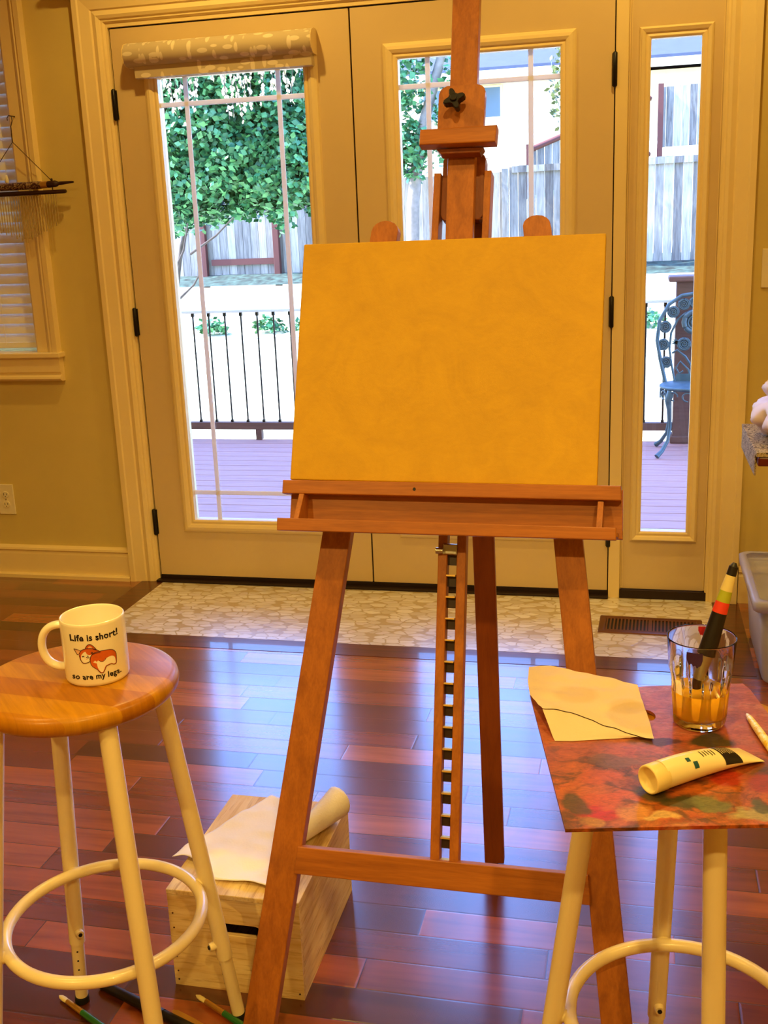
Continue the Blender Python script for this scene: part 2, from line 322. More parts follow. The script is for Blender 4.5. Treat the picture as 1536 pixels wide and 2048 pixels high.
# ------------------------------------------------------------------ mesh helpers
class MB:
    def __init__(s): s.bm = bmesh.new(); s.mi = 0
    def _f(s, vs, smooth=False):
        try:
            f = s.bm.faces.new(vs); f.material_index = s.mi; f.smooth = smooth; return f
        except ValueError: return None
    def hexa(s, c, bev=0):
        v = [s.bm.verts.new(p) for p in c]
        fs = [s._f([v[i] for i in q]) for q in ((0, 3, 2, 1), (4, 5, 6, 7), (0, 1, 5, 4), (1, 2, 6, 5), (2, 3, 7, 6), (3, 0, 4, 7))]
        if bev:
            es = list({e for f in fs for e in f.edges})
            bmesh.ops.bevel(s.bm, geom=es, offset=bev, segments=2, profile=.5, affect='EDGES')
        return s
    def box(s, x0, x1, y0, y1, z0, z1, bev=0, mp=None):
        mp = mp or (lambda x, y, z: Vector((x, y, z)))
        return s.hexa([mp(x0, y0, z0), mp(x1, y0, z0), mp(x1, y1, z0), mp(x0, y1, z0), mp(x0, y0, z1), mp(x1, y0, z1), mp(x1, y1, z1), mp(x0, y1, z1)], bev)
    def prism(s, poly, d0, d1, mp, bev=0, smooth=False):
        a = [s.bm.verts.new(mp(p[0], p[1], d0)) for p in poly]; b = [s.bm.verts.new(mp(p[0], p[1], d1)) for p in poly]
        n = len(poly); fs = [s._f(a[::-1]), s._f(b)]
        for i in range(n): fs.append(s._f([a[i], a[(i+1) % n], b[(i+1) % n], b[i]], smooth))
        if bev:
            es = list({e for f in fs[:2] for e in f.edges})
            bmesh.ops.bevel(s.bm, geom=es, offset=bev, segments=2, profile=.5, affect='EDGES')
        return s
    def lathe(s, prof, n=48, c=(0, 0, 0), close=False, smooth=True, mat=None, rfun=None):
        rows = []
        for r, z in prof:
            if r <= 1e-6: rows.append([s.bm.verts.new((mat @ Vector((0, 0, z))) if mat else Vector((c[0], c[1], c[2]+z)))])
            else:
                row = []
                for i in range(n):
                    a = 2*pi*i/n; rr = r*(rfun(a, z) if rfun else 1); p = Vector((rr*cos(a), rr*sin(a), z))
                    row.append(s.bm.verts.new((mat @ p) if mat else p+Vector(c)))
                rows.append(row)
        prs = list(zip(rows, rows[1:]))
        if close: prs.append((rows[-1], rows[0]))
        for a, b in prs:
            for i in range(n):
                j = (i+1) % n
                if len(a) == 1 and len(b) == 1: continue
                if len(a) == 1: s._f([a[0], b[i], b[j]], smooth)
                elif len(b) == 1: s._f([a[i], a[j], b[0]], smooth)
                else: s._f([a[i], a[j], b[j], b[i]], smooth)
        return s
    def tube(s, pts, r, n=12, closed=False, cap=True, flat=1.0, smooth=True):
        pts = [Vector(p) for p in pts]; N = len(pts); rs = r if isinstance(r, (list, tuple)) else [r]*N
        rows = []; prev = None
        for i, p in enumerate(pts):
            if closed: d = pts[(i+1) % N]-pts[i-1]
            else: d = pts[min(i+1, N-1)]-pts[max(i-1, 0)]
            d.normalize()
            if prev is None:
                up = Vector((0, 0, 1)) if abs(d.z) < .9 else Vector((1, 0, 0)); a = d.cross(up).normalized()
            else: a = (prev - d*prev.dot(d)).normalized()
            prev = a; b = d.cross(a)
            rows.append([s.bm.verts.new(p+(a*cos(2*pi*k/n)+b*sin(2*pi*k/n)*flat)*rs[i]) for k in range(n)])
        for i in range(N if closed else N-1):
            A, B = rows[i], rows[(i+1) % N]
            for k in range(n): s._f([A[k], A[(k+1) % n], B[(k+1) % n], B[k]], smooth)
        if cap and not closed:
            for rw, k in ((rows[0], -1), (rows[-1], 1)): s._f([s.bm.verts.new(v.co) for v in rw][::k])
        return s
    def frame(s, x0, x1, z0, z1, prof, y=0, sides='LTRB'):
        """mitred moulding round a rectangle; prof = (outward, toward room) points"""
        rows = []
        for d, h in prof:
            rows.append([s.bm.verts.new((x, y-h, z)) for x, z in ((x0-d, z0-d if 'B' in sides else z0), (x0-d, z1+d), (x1+d, z1+d), (x1+d, z0-d if 'B' in sides else z0))])
        seg = [(0, 1), (1, 2), (2, 3)] + ([(3, 0)] if 'B' in sides else [])
        for A, B in zip(rows, rows[1:]+rows[:1]):
            for i, j in seg: s._f([A[i], A[j], B[j], B[i]])
        if 'B' not in sides:
            s._f([r[0] for r in rows]); s._f([r[3] for r in rows][::-1])
        return s
    def grid(s, nx, ny, fn, smooth=True, thick=0):
        g = [[s.bm.verts.new(fn(i/nx, j/ny)) for i in range(nx+1)] for j in range(ny+1)]
        for j in range(ny):
            for i in range(nx): s._f([g[j][i], g[j][i+1], g[j+1][i+1], g[j+1][i]], smooth)
        return s
    def build(s, name, mats, parent=None, loc=None, norm=True):
        if norm: bmesh.ops.recalc_face_normals(s.bm, faces=s.bm.faces[:])
        me = bpy.data.meshes.new(name); s.bm.to_mesh(me); s.bm.free()
        for mm in (mats if isinstance(mats, (list, tuple)) else [mats]): me.materials.append(mm)
        o = bpy.data.objects.new(name, me); COL.objects.link(o)
        if loc is not None: o.location = loc
        if parent: o.parent = parent
        return o
def tag(o, label=None, cat=None, group=None, kind=None):
    if label: o['label'] = label
    if cat: o['category'] = cat
    if group: o['group'] = group
    if kind: o['kind'] = kind
    return o
def empty(name, loc=(0, 0, 0), rz=0, **k):
    o = bpy.data.objects.new(name, None); COL.objects.link(o); o.location = loc; o.rotation_euler = (0, 0, rz)
    o.empty_display_size = .05
    return tag(o, **k)
def struct(o): o['kind'] = 'structure'; return o
def copy_tree(o, parent=None):
    c = o.copy(); COL.objects.link(c)
    if parent: c.parent = parent
    for ch in [x for x in bpy.data.objects if x.parent == o]: copy_tree(ch, c)
    return c
def solidify(o, t, off=0):
    md = o.modifiers.new('s', 'SOLIDIFY'); md.thickness = t; md.offset = off; return o
def subsurf(o, n=1):
    md = o.modifiers.new('ss', 'SUBSURF'); md.levels = n; md.render_levels = n; return o

# ------------------------------------------------------------------ room shell
b = MB()
T = .16
for x0, x1, z0, z1 in ((-2.6, -1.5, 0, 2.75), (-1.5, -.425, 0, .91), (-1.5, -.425, 2.2, 2.75), (-.425, -.02, 0, 2.75), (-.02, 2.098, 2.045, 2.75), (2.098, 3.8, 0, 2.75)):
    b.box(x0, x1, 0, T, z0, z1)
struct(b.build('wall_back', M['wall']))
struct(MB().box(-2.7, -2.6, -6, T, 0, 2.75).build('wall_left', M['wall']))
struct(MB().box(3.8, 3.9, -6, T, 0, 2.75).build('wall_right', M['wall']))
struct(MB().box(-2.7, 3.9, -6.1, -6, 0, 2.75).build('wall_front', M['wall']))
struct(MB().box(-2.7, 3.9, -6.1, T, 2.75, 2.85).build('ceiling', M['ceil']))
struct(MB().box(-2.7, 3.9, -6.1, T, -.1, 0).build('floor', M['floor']))
struct(MB().box(.018, 2.1, -.565, -.0, -.001, .0016).build('floor_tile', M['pebble']))
# border boards around the tile inset
b = MB()
b.prism([(-.075, -.66), (.018, -.565), (.018, -.02), (-.075, -.02)], -.001, .0012, lambda x, y, d: Vector((x, y, d)))
b.prism([(-.075, -.66), (2.19, -.66), (2.1, -.565), (.018, -.565)], -.001, .0012, lambda x, y, d: Vector((x, y, d)))
b.prism([(2.19, -.66), (2.19, -.0), (2.1, -.0), (2.1, -.565)], -.001, .0012, lambda x, y, d: Vector((x, y, d)))
struct(b.build('trim_1', M['border']))
# casings
CAS = [(0, 0), (0, .006), (.006, .012), (.012, .012), (.016, .018), (.026, .022), (.034, .019), (.042, .016), (.047, .021), (.085, .026), (.09, .030), (.108, .030), (.111, 0)]
struct(MB().frame(-.012, 2.075, 0, 2.05, CAS, 0, 'LTR').build('trim_2', M['paint']))
# cornice above the head casing
b = MB(); b.prism([(0, 2.145), (-.035, 2.145), (-.045, 2.155), (-.052, 2.17), (-.085, 2.19), (-.09, 2.205), (0, 2.205)], -.175, 2.24, lambda y, z, x: Vector((x, y, z)))
struct(b.build('trim_3', M['paint']))
# jambs, mullion, dark weatherstrip behind the gaps
b = MB()
b.box(-.02, -.004, -.004, T, 0, 2.05); b.box(-.02, 2.098, .046, T, 2.036, 2.05); b.box(-.004, 2.09, -.004, .046, 2.0375, 2.05)
b.box(1.742, 1.782, -.01, T, 0, 2.05, .003); b.box(1.778, 1.788, .006, T, 0, 2.05); b.box(2.08, 2.098, -.004, T, 0, 2.05)
struct(b.build('trim_4', M['paint']))
b = MB(); b.box(-.004, 1.742, .034, .05, 0, 2.037); struct(b.build('trim_5', M['rubber'])) if False else b.bm.free()
b = MB(); b.box(-.004, .002, .01, .044, 0, 2.036); b.box(.867, .873, .01, .044, 0, 2.036); b.box(1.736, 1.742, .01, .044, 0, 2.036); b.box(0, 1.742, .01, .044, 2.0325, 2.0374)
struct(b.build('trim_5', M['rubber']))
b = MB(); b.box(-.01, 1.742, -.03, T, -.0005, .010, .002); b.box(.0, 1.742, -.002, .03, .008, .024); b.box(1.782, 2.08, -.012, .03, .0, .032)
struct(b.build('trim_6', M['dark']))

def bead(x0, x1, z0, z1, lip):
    m_ = MB()
    m_.frame(x0, x1, z0, z1, [(-.003, -.0215), (-.003, .003), (0, .005), (.004, .007), (.012, .005), (.016, .010), (.026, .014), (lip-.012, .012), (lip-.004, .007), (lip, 0)], 0)
    return m_
def door(name, x0, x1, gx0, gx1, gz0, gz1, hinge_x, muntins=True, z0=.026, hang=None):
    root = struct(empty(name, (x0, 0, 0)))
    P = Vector((-x0, 0, 0))
    o = MB()
    for a, c, d, e in ((x0, gx0, z0, 2.032), (gx1, x1, z0, 2.032), (gx0, gx1, z0, gz0), (gx0, gx1, gz1, 2.032)): o.box(a, c, 0, .044, d, e)
    bmesh.ops.remove_doubles(o.bm, verts=o.bm.verts[:], dist=1e-5)
    q = o.build('door_slab', M['door'], root); q.location = P
    q = bead(gx0, gx1, gz0, gz1, .048).build('glazing_frame', M['paint'], root); q.location = P
    g = MB(); g.box(gx0-.003, gx1+.003, .022, .026, gz0-.003, gz1+.003); q = g.build('glass', M['pane'], root); q.location = P
    if muntins:
        g = MB(); wd = .0085
        for mx in (gx0+.1, gx1-.1): g.box(mx-wd, mx+wd, .012, .0205, gz0, gz1, .003)
        for mz in (gz0+.108, gz1-.09): g.box(gx0, gx1, .0125, .020, mz-wd, mz+wd, .003)
        q = g.build('muntin_grid', M['muntin'], root); q.location = P
    if hinge_x is not None:
        for hz in (1.782, 1.018, .243):
            h = MB(); h.lathe([(0, -.053), (.004, -.053), (.0075, -.049), (.0075, .049), (.004, .053), (0, .053)], 16, (hinge_x, -.010, hz))
            h.box(hinge_x-.009, hinge_x+.009, -.006, .002, hz-.049, hz+.049)
            q = h.build('hinge', M['black'], root); q.location = P
    return root
door('door_1', .002, .867, .163, .705, .252, 1.862, -.001)
door('door_2', .873, 1.738, 1.028, 1.570, .252, 1.866, 1.740)
# sidelight
r = struct(empty('window_2', (1.782, 0, 0)))
o = MB(); X0, X1, GX0, GX1, GZ0, GZ1 = 1.784, 2.078, 1.848, 2.008, .248, 1.868
for a, c, d, e in ((X0, GX0, .034, 2.034), (GX1, X1, .034, 2.034), (GX0, GX1, .034, GZ0), (GX0, GX1, GZ1, 2.034)): o.box(a, c, .004, .044, d, e)
bmesh.ops.remove_doubles(o.bm, verts=o.bm.verts[:], dist=1e-5)
o.build('panel', M['door'], r).location = (-1.782, 0, 0)
bead(GX0, GX1, GZ0, GZ1, .034).build('glazing_frame', M['paint'], r).location = (-1.782, 0, 0)
g = MB(); g.box(GX0-.003, GX1+.003, .022, .026, GZ0-.003, GZ1+.003); g.build('glass', M['pane'], r).location = (-1.782, 0, 0)
g = MB()
for xs in (1.786, 2.072): g.frame(xs, xs+.004, .04, 2.03, [(0, 0), (0, .004), (.002, .004), (.002, 0)], .004)
g.build('bead', M['paint'], r).location = (-1.782, 0, 0)

# left window
r = struct(empty('window_1', (-.96, 0, .91)))
def loc(o, p=(.96, 0, -.91)): o.location = p; return o
W1 = [(0, 0), (0, .008), (.008, .014), (.05, .016), (.056, .02), (.066, .026), (.074, .024), (.078, .030), (.098, .032), (.1, 0)]
loc(MB().frame(-1.49, -.425, .91, 2.2, W1, 0, 'LTR').build('casing', M['paint'], r))
b = MB(); b.box(-1.62, -.312, -.045, .06, .892, .912, .004); loc(b.build('sill', M['paint'], r))
b = MB(); b.prism([(0, .892), (-.032, .892), (-.032, .838), (-.026, .832), (-.026, .826), (-.036, .82), (-.038, .812), (-.03, .806), (-.02, .802), (0, .802)], -1.6, -.322, lambda y, z, x: Vector((x, y, z)))
loc(b.build('apron', M['paint'], r))
b = MB()
for q in ((-1.5, -1.46, .1, .14, .91, 2.2), (-.465, -.425, .1, .14, .91, 2.2), (-1.46, -.465, .1, .14, .91, .95), (-1.46, -.465, .1, .14, 1.53, 1.57), (-1.46, -.465, .1, .14, 2.16, 2.2)): b.box(*q)
loc(b.build('sash', M['paint'], r))
b = MB(); b.box(-1.46, -.465, .118, .122, .95, 2.16); loc(b.build('glass', M['pane'], r))
# baseboards
BP = [(0, 0), (-.016, 0), (-.016, .098), (-.012, .104), (-.012, .11), (-.02, .116), (-.018, .124), (-.008, .130), (0, .132)]
for nm, xa, xb in (('baseboard_left', -2.6, -.122), ('baseboard_right', 2.187, 3.8)):
    b = MB(); b.prism(BP, xa, xb, lambda y, z, x: Vector((x, y, z))); struct(b.build(nm, M['paint']))
b = MB(); b.prism([(0, .0), (-.022, .0), (-.022, .014), (-.016, .018), (0, .018)], -2.6, -.122, lambda y, z, x: Vector((x, y-.012, z))); struct(b.build('trim_7', M['paint']))

# downlights in the ceiling
def lamp_mat():
    t = NT('warm lamp lens'); t.b.inputs['Emission Color'].default_value = (*LAMP_COL, 1); t.b.inputs['Emission Strength'].default_value = 12
    return t.m
M['lampglow'] = lamp_mat()
dl = [(.52, -.72), (1.95, -.72), (.2, -2.6), (1.75, -3.05), (3.1, -2.4), (.4, -4.6), (2.4, -4.6)]
where = ['over the left french door', 'over the sidelight', 'over the left stool', 'over the easel', 'over the right side of the room', 'rear left of the room', 'rear right of the room']
for i, (x, y) in enumerate(dl):
    r = empty('ceiling_downlight', (x, y, 2.75), label='round white recessed ceiling downlight ' + where[i], cat='ceiling light', group='recessed ceiling downlights')
    MB().lathe([(.062, 0), (.085, 0), (.088, -.006), (.08, -.01), (.062, -.006)], 40, close=True).build('trim_ring', M['paint'], r)
    MB().lathe([(0, -.003), (.061, -.003), (.061, -.001), (0, -.001)], 32).build('lens', M['lampglow'], r)
    ld = bpy.data.lights.new('downlight', 'SPOT'); ld.energy = LAMP_W*(.85 if y > -1 else 2.3 if y < -4 else 1.1); ld.color = LAMP_COL; ld.spot_size = R(150); ld.spot_blend = .6; ld.shadow_soft_size = .035
    lo = bpy.data.objects.new('downlight_lamp', ld); COL.objects.link(lo); lo.parent = r; lo.location = (0, 0, -.03)

# ------------------------------------------------------------------ easel
EO = Vector((1.5162, -2.087, .9191)); TH, AL = -.0342, .3508
EU = Vector((cos(TH), sin(TH), 0)); EN0 = Vector((-sin(TH), cos(TH), 0))
EV = Vector((0, 0, 1))*cos(AL)+EN0*sin(AL); EN = EU.cross(EV)
if EN.y < 0: EN = -EN
VF = -EO.z/EV.z
ebase = Vector((1.54, -2.2, 0))
def E(u, v, b): return EO+EU*u+EV*v+EN*b-ebase
easel = empty('easel', ebase, label='tall beech wood painter\'s easel with a ratchet and tray, standing before the french doors', cat='easel')
def ep(name, poly, b0, b1, mat='beech', bev=.0015, parent=None):
    m_ = MB(); m_.prism(poly, b0, b1, E, bev); o = m_.build(name, M[mat], parent or easel); return o
def rect(u0, u1, v0, v1): return [(u0, v0), (u1, v0), (u1, v1), (u0, v1)]
def rounded_top(uL0, uR0, vb, uL1, uR1, vt, n=8):
    pts = [(uL0, vb), (uR0, vb)]; r_ = (uR1-uL1)/2; cu = (uL1+uR1)/2
    for i in range(n+1):
        a = pi*i/n; pts.append((cu+r_*cos(a), vt-r_*.75+r_*.75*sin(a)))
    return pts
VB = VF+.004
# front legs
ep('leg', rounded_top(-.2955, -.2425, VB, -.1412, -.0945, .447), .022, .044)
ep('leg', rounded_top(.3085, .3545, VB, .1172, .1625, .446), .022, .044)
# crossbar
ep('crossbar', [(-.2118, -.6495), (.2655, -.6425), (.2605, -.5985), (-.2075, -.6055)], .012, .032, 'beechX')
# ratchet rails and rungs
rr = []
for uo in (0., .031):
    ep('ratchet_rail', [(uo+.0125, -.606), (uo+.0275, -.606), (uo+.0150, -.03), (uo, -.03)], .02, .042)
for i in range(15):
    v = -.118-.0347*i; uc = .0155-(v+.1)*.0255
    rg_ = MB().prism(rect(uc+.0005, uc+.0155, v-.0165, v), .030, .033, E, 0).build('ratchet_rung', M['darkwood'], easel)
    MB().prism(rect(uc+.0005, uc+.0155, v, v+.0026), .019, .033, E, 0).build('rung_lip', M['brass'], rg_)
# latch at the top of the ratchet
c_ = MB(); c_.prism(rect(.010, .034, -.118, -.10), .016, .026, E, .002); c_.tube([E(.0, -.112, .012), E(.012, -.112, .012)], .005, 10); c_.build('latch', M['steel'], easel)
# rear leg with its foot
A = EO+EU*.022+EV*.475+EN*.075-ebase; Bp = Vector((1.553, -1.739, .006))-ebase
d = (Bp-A).normalized(); sx = Vector((1, .05, 0)).normalized(); sx = (sx-d*sx.dot(d)).normalized(); sy = d.cross(sx)
def L(s_, w_, q): return A+(Bp-A)*s_+sx*w_+sy*q
c_ = MB(); hw = .0205
c_.hexa([L(0, -hw, -.011), L(0, hw, -.011), L(0, hw, .011), L(0, -hw, .011), L(1, -hw, -.011), L(1, hw, -.011), L(1, hw, .011), L(1, -hw, .011)], .002)
c_.build('rear_leg', M['beechD'], easel)
c_ = MB(); c_.lathe([(0, 0), (.008, 0), (.008, .01), (0, .01)], 12, tuple(Bp-Vector((0, 0, .006)))); c_.build('foot', M['rubber'], easel)
# mast
ep('mast', [(-.003, -.06), (.0425, -.06), (.0245, .99), (-.0225, .99)], .022, .042)
# blocks behind the mast and the side guide rails
def rrect(u0, u1, v0, v1, r_, n=5, only_top=False):
    pts = []
    cs = [(u1-r_, v1-r_, 0), (u0+r_, v1-r_, pi/2), (u0+r_, v0+r_, pi), (u1-r_, v0+r_, 3*pi/2)]
    for k, (cx, cy, a0) in enumerate(cs):
        if only_top and k > 1: pts.append((u0, v0) if k == 2 else (u1, v0)); continue
        for i in range(n+1): a = a0+i*pi/2/n; pts.append((cx+r_*cos(a), cy+r_*sin(a)))
    return pts
ep('hinge_block', rrect(-.0265, -.0035, .45, .566, .011), .044, .066, 'beechD')
ep('hinge_block', rrect(.0275, .0465, .45, .566, .011), .044, .066, 'beechD')
ep('hinge_plate', rrect(-.02, .04, .455, .56, .006), .054, .064, 'beechD')
for u0, u1 in ((-.0395, -.0275), (.047, .0588)):
    ep('guide_rail', [(u0+.001, .06), (u1+.001, .06), (u1, .531), (u0, .531)], .034, .066)
# top holder
ep('clamp_plate', rrect(-.0312, .0475, .5875, .669, .014, only_top=True), .006, .021)
c_ = MB(); c_.prism([(-.056, .560), (.072, .558), (.0735, .5865), (-.0555, .5865)], -.016, .008, E, .002); c_.build('holder_bar', M['beechX'], easel)
ep('holder_foot', [(-.022, .549), (.044, .548), (.050, .5570), (-.030, .5580)], .0, .021, 'beechD')
# star knob
k_ = MB(); pts = []
for i in range(32):
    a = 2*pi*i/32+.35; rr_ = .0075+.0115*abs(cos(2*a-.7))**2.2; pts.append((.0005+rr_*cos(a), .634+rr_*sin(a)))
k_.prism(pts, -.022, -.006, E, .0015); k_.prism([(.0005+.006*cos(i*pi/6), .634+.006*sin(i*pi/6)) for i in range(12)], -.026, .004, E, .001)
k_.build('star_knob', M['black'], easel)
# shelf ledge, tray
ep('canvas_ledge', [(-.2585, -.0285), (.2925, -.0265), (.2915, -.0035), (-.2585, -.006)], -.022, .003, 'beechX')
ep('tray_back', [(-.251, -.084), (.2955, -.084), (.2935, -.007), (-.2515, -.007)], .003, .021, 'beechX')
ep('tray_bottom', rect(-.249, .29, -.084, -.077), -.043, .003, 'beechX')
for u in (-.2285, .2575):
    m_ = MB(); m_.prism([(.003, -.0285), (.003, -.077), (-.043, -.077), (-.043, -.071), (-.022, -.0285)], u, u+.009, lambda b_, v_, u_: E(u_, v_, b_), .001); m_.build('tray_bracket', M['beech'], easel)
ep('tray_lip', [(-.2515, -.0925), (.2885, -.0895), (.2880, -.0705), (-.2525, -.0718)], -.055, -.043, 'beechX')
for u, v, bb in ((-.033, -.0165, -.0225), ):
    m_ = MB(); m_.prism([(u+.0025*cos(i*pi/5), v+.0028*sin(i*pi/5)) for i in range(10)], bb, bb+.002, E); m_.build('screw', M['black'], easel)
# canvas
m_ = MB(); w2 = .254; m_.box(-w2, w2, 0, .406, 0, .018, .002, lambda u, v, b_: EU*u+EV*v+EN*b_)
cv = m_.build('canvas', M['canvas']); cv.location = EO+EV*-.003
tag(cv, 'stretched canvas painted plain golden yellow, resting on the easel ledge', 'canvas')

# ------------------------------------------------------------------ stools
def make_stool(x, y, ang, label):
    root = empty('bar_stool', (x, y, 0), ang, label=label, cat='stool', group='round bar stools with cream metal legs')
    sd_ = MB(); sd_.lathe([(0, .668), (.128, .668), (.140, .671), (.1465, .678), (.148, .686), (.1465, .693), (.142, .698), (.135, .700), (0, .700)], 96)
    sd_.build('seat', M['seat'], root)
    for i in range(4):
        a = i*pi/2; D = Vector((cos(a), sin(a), 0))
        p = lambda z, o=0: D*(.21-.09*z/.68+o)+Vector((0, 0, z))
        lg = MB().tube([p(.672), p(.135)], .0135, 20).build('leg', M['white_tube'], root)
        ex = MB(); ex.tube([p(.16), p(.016)], .0112, 18).build('leg_extension', M['white_tube'], lg)
        T_ = Vector((-sin(a), cos(a), 0))
        for kz in (.12, .1, .08, .06, .04):
            h = MB(); q = p(kz); n_ = (-D+T_*.4).normalized(); h.tube([q+n_*.0105, q+n_*.0115], .0018, 8); h.build('adjustment_hole', M['rubber'], lg)
        kn = MB(); q = p(.163); n_ = (-D).normalized(); kn.tube([q+n_*.010, q+n_*.016, q+n_*.0225], [.0068, .0075, .0065], 14); kn.build('adjustment_knob', M['white_tube'], lg)
        kb = MB(); kb.tube([q+n_*.022, q+n_*.0245], .0035, 6); kb.build('bolt', M['black'], lg)
        ft = MB(); ft.tube([p(.014), p(.003)], [.0122, .0128], 18); ft.build('foot_cap', M['rubber'], lg)
    rg = MB(); rg.tube([(.1495*cos(2*pi*k/72), .1495*sin(2*pi*k/72), .291) for k in range(72)], .0095, 14, closed=True)
    for i in range(4):
        a = i*pi/2; D = Vector((cos(a), sin(a), 0)); q = D*.1575+Vector((0, 0, .291))
        rg.tube([q-D*.006, q+D*.004], [.0085, .0095], 12)
    rg.build('foot_ring', M['white_tube'], root)
    return root
make_stool(1.034, -2.4355, -.7575, 'round wood seat bar stool with cream metal legs, left, carrying the white mug')
make_stool(1.905, -2.5, .15, 'round bar stool with cream metal legs, right, hidden under the paint covered palette')

# ------------------------------------------------------------------ mug
MC = Vector((1.065, -2.427, .7002)); RM = .046
mug = empty('mug', MC, label='white ceramic mug with a corgi picture and black lettering, on the left stool', cat='mug')
MB().lathe([(0, 0), (.043, 0), (.0455, .003), (RM, .006), (RM, .090), (.0457, .0935), (.0445, .095), (.0433, .0935), (.0425, .09), (.0425, .010), (.040, .006), (0, .006)], 80).build('body', M['ceramic'], mug)
hd = Vector((-.97, -.24, 0)).normalized(); h = MB(); pts = []
for i in range(21):
    a = pi/2+pi*i/20; u_ = -cos(a)
    pts.append(hd*(.0425+.0345*max(0, u_)**.7)+Vector((0, 0, .049+.0325*sin(a))))
h.tube(pts, [.0080]*21, 16, flat=.72); h.build('handle', M['ceramic'], mug)
fdir = (Vector((1.8266, -3.7548, 0))-Vector((MC.x, MC.y, 0))).normalized(); fr_ = Vector((-fdir.y, fdir.x, 0))
def onmug(s_, t_, lift):
    a = math.asin(max(-.98, min(.98, s_/RM))); r_ = RM+lift
    return fdir*(r_*cos(a))+fr_*(r_*sin(a))+Vector((0, 0, t_))
def mz(x, y):  # sketch units -> metres over the mug face
    return (x-(735+(y-530)*.1))/4750, .0435+(530-y-.11*(x-735))/4650
def decal(poly, name, mat, lift):
    m_ = MB(); P2 = [mz(*p) for p in poly]
    vs = [m_.bm.verts.new((p[0], p[1], 0)) for p in P2]; es = [m_.bm.edges.new((vs[i], vs[(i+1) % len(vs)])) for i in range(len(vs))]
    bmesh.ops.triangle_fill(m_.bm, use_beauty=True, edges=es)
    bmesh.ops.subdivide_edges(m_.bm, edges=m_.bm.edges[:], cuts=2, use_grid_fill=False)
    for v in m_.bm.verts: v.co = onmug(v.co.x, v.co.y, lift)
    return m_.build(name, M[mat], mug)
def smoothpoly(p, n=3):
    out = []; N = len(p)
    for i in range(N):
        p0, p1, p2, p3 = p[i-1], p[i], p[(i+1) % N], p[(i+2) % N]
        for k in range(n):
            t_ = k/n
            out.append(tuple(.5*((2*p1[j])+(-p0[j]+p2[j])*t_+(2*p0[j]-5*p1[j]+4*p2[j]-p3[j])*t_*t_+(-p0[j]+3*p1[j]-3*p2[j]+p3[j])*t_**3) for j in (0, 1)))
    return out
def stroke(lines, name, mat, r_, lift):
    m_ = MB()
    for ln, cl in lines:
        pts = [onmug(*mz(*p), lift) for p in ln]
        m_.tube(pts, r_, 6, closed=cl)
    return m_.build(name, M[mat], mug)
rump = smoothpoly([(695, 530), (705, 503), (735, 484), (790, 476), (835, 480), (860, 503), (866, 540), (865, 580), (850, 585), (832, 578), (812, 583), (798, 590), (790, 612), (776, 633), (758, 628), (738, 605), (712, 588), (697, 562)])
patch = smoothpoly([(742, 545), (760, 551), (775, 553), (798, 533), (830, 522), (852, 532), (860, 560), (860, 576), (848, 580), (832, 573), (810, 578), (794, 586), (784, 610), (775, 627), (760, 622), (746, 600), (738, 570)])
head = smoothpoly([(625, 505), (638, 478), (665, 463), (700, 459), (735, 468), (760, 486), (730, 492), (705, 505), (693, 530), (690, 552), (670, 563), (650, 566), (636, 548), (628, 526)])
muz = smoothpoly([(638, 512), (652, 492), (664, 484), (674, 500), (690, 506), (706, 502), (694, 528), (689, 550), (670, 560), (652, 562), (638, 545)])
ear1 = [(592, 473), (612, 474), (636, 480), (624, 504), (614, 512), (602, 492)]
ear2 = smoothpoly([(664, 464), (674, 440), (690, 430), (708, 438), (722, 452), (734, 470), (700, 459)])
earin = smoothpoly([(680, 460), (688, 445), (698, 446), (706, 458)])
decal(ear1, 'corgi_ear', 'pink_print', .00012); decal(ear2, 'corgi_ear', 'orange_fur', .00012); decal(earin, 'inner_ear', 'pink_print', .0002)
decal(head, 'corgi_head', 'orange_fur', .0002); decal(muz, 'corgi_muzzle', 'white_print', .00032)
decal(rump, 'corgi_rump', 'orange_fur', .00042); decal(patch, 'corgi_patch', 'white_print', .00055)
stroke([(rump, True), (head[:26], False), (ear2[:18], False), (ear1+[ear1[0]], False), ([(755, 545), (762, 552), (775, 554), (788, 546), (797, 532)], False),
        ([(670, 520), (678, 526), (690, 520)], False), (head[26:], False)], 'corgi_outline', 'brown_print', .00042, .0005)
stroke([([(644, 521), (650, 517), (657, 518)], False), ([(700, 492), (706, 488), (713, 490)], False), ([(676, 513), (684, 513)], False)], 'corgi_face', 'ink', .0007, .0005)
def text_mesh(body, size, offset=0.0, shear=0):
    cu = bpy.data.curves.new('t', 'FONT'); cu.body = body; cu.size = size; cu.align_x = 'CENTER'; cu.offset = offset; cu.shear = shear; cu.resolution_u = 3; cu.space_character = 1.08
    to = bpy.data.objects.new('t', cu); COL.objects.link(to); dg = bpy.context.evaluated_depsgraph_get()
    me = bpy.data.meshes.new_from_object(to.evaluated_get(dg)); bpy.data.objects.remove(to); return me
for body, cx, cy, width, name in (('Life is short!', 722, 403, 312, 'lettering'), ('so are my legs.', 742, 672, 322, 'lettering')):
    me = text_mesh(body, .0135, .00045); xs = [v.co.x for v in me.vertices]; ww = max(xs)-min(xs); mid = (max(xs)+min(xs))/2
    k = (width/4750)/ww; bm = bmesh.new(); bm.from_mesh(me); bmesh.ops.subdivide_edges(bm, edges=[e for e in bm.edges if e.calc_length() > .003], cuts=1)
    s0, t0 = mz(cx, cy)
    # letters sit a little unevenly, as hand lettering does
    for v in bm.verts:
        px = v.co.x-mid; wob = .0004*sin(px*900)
        v.co = onmug(s0+px*k, t0+v.co.y*k*1.12+wob, .0003)
    bm.to_mesh(me); bm.free(); me.materials.append(M['ink']); o = bpy.data.objects.new(name, me); COL.objects.link(o); o.parent = mug

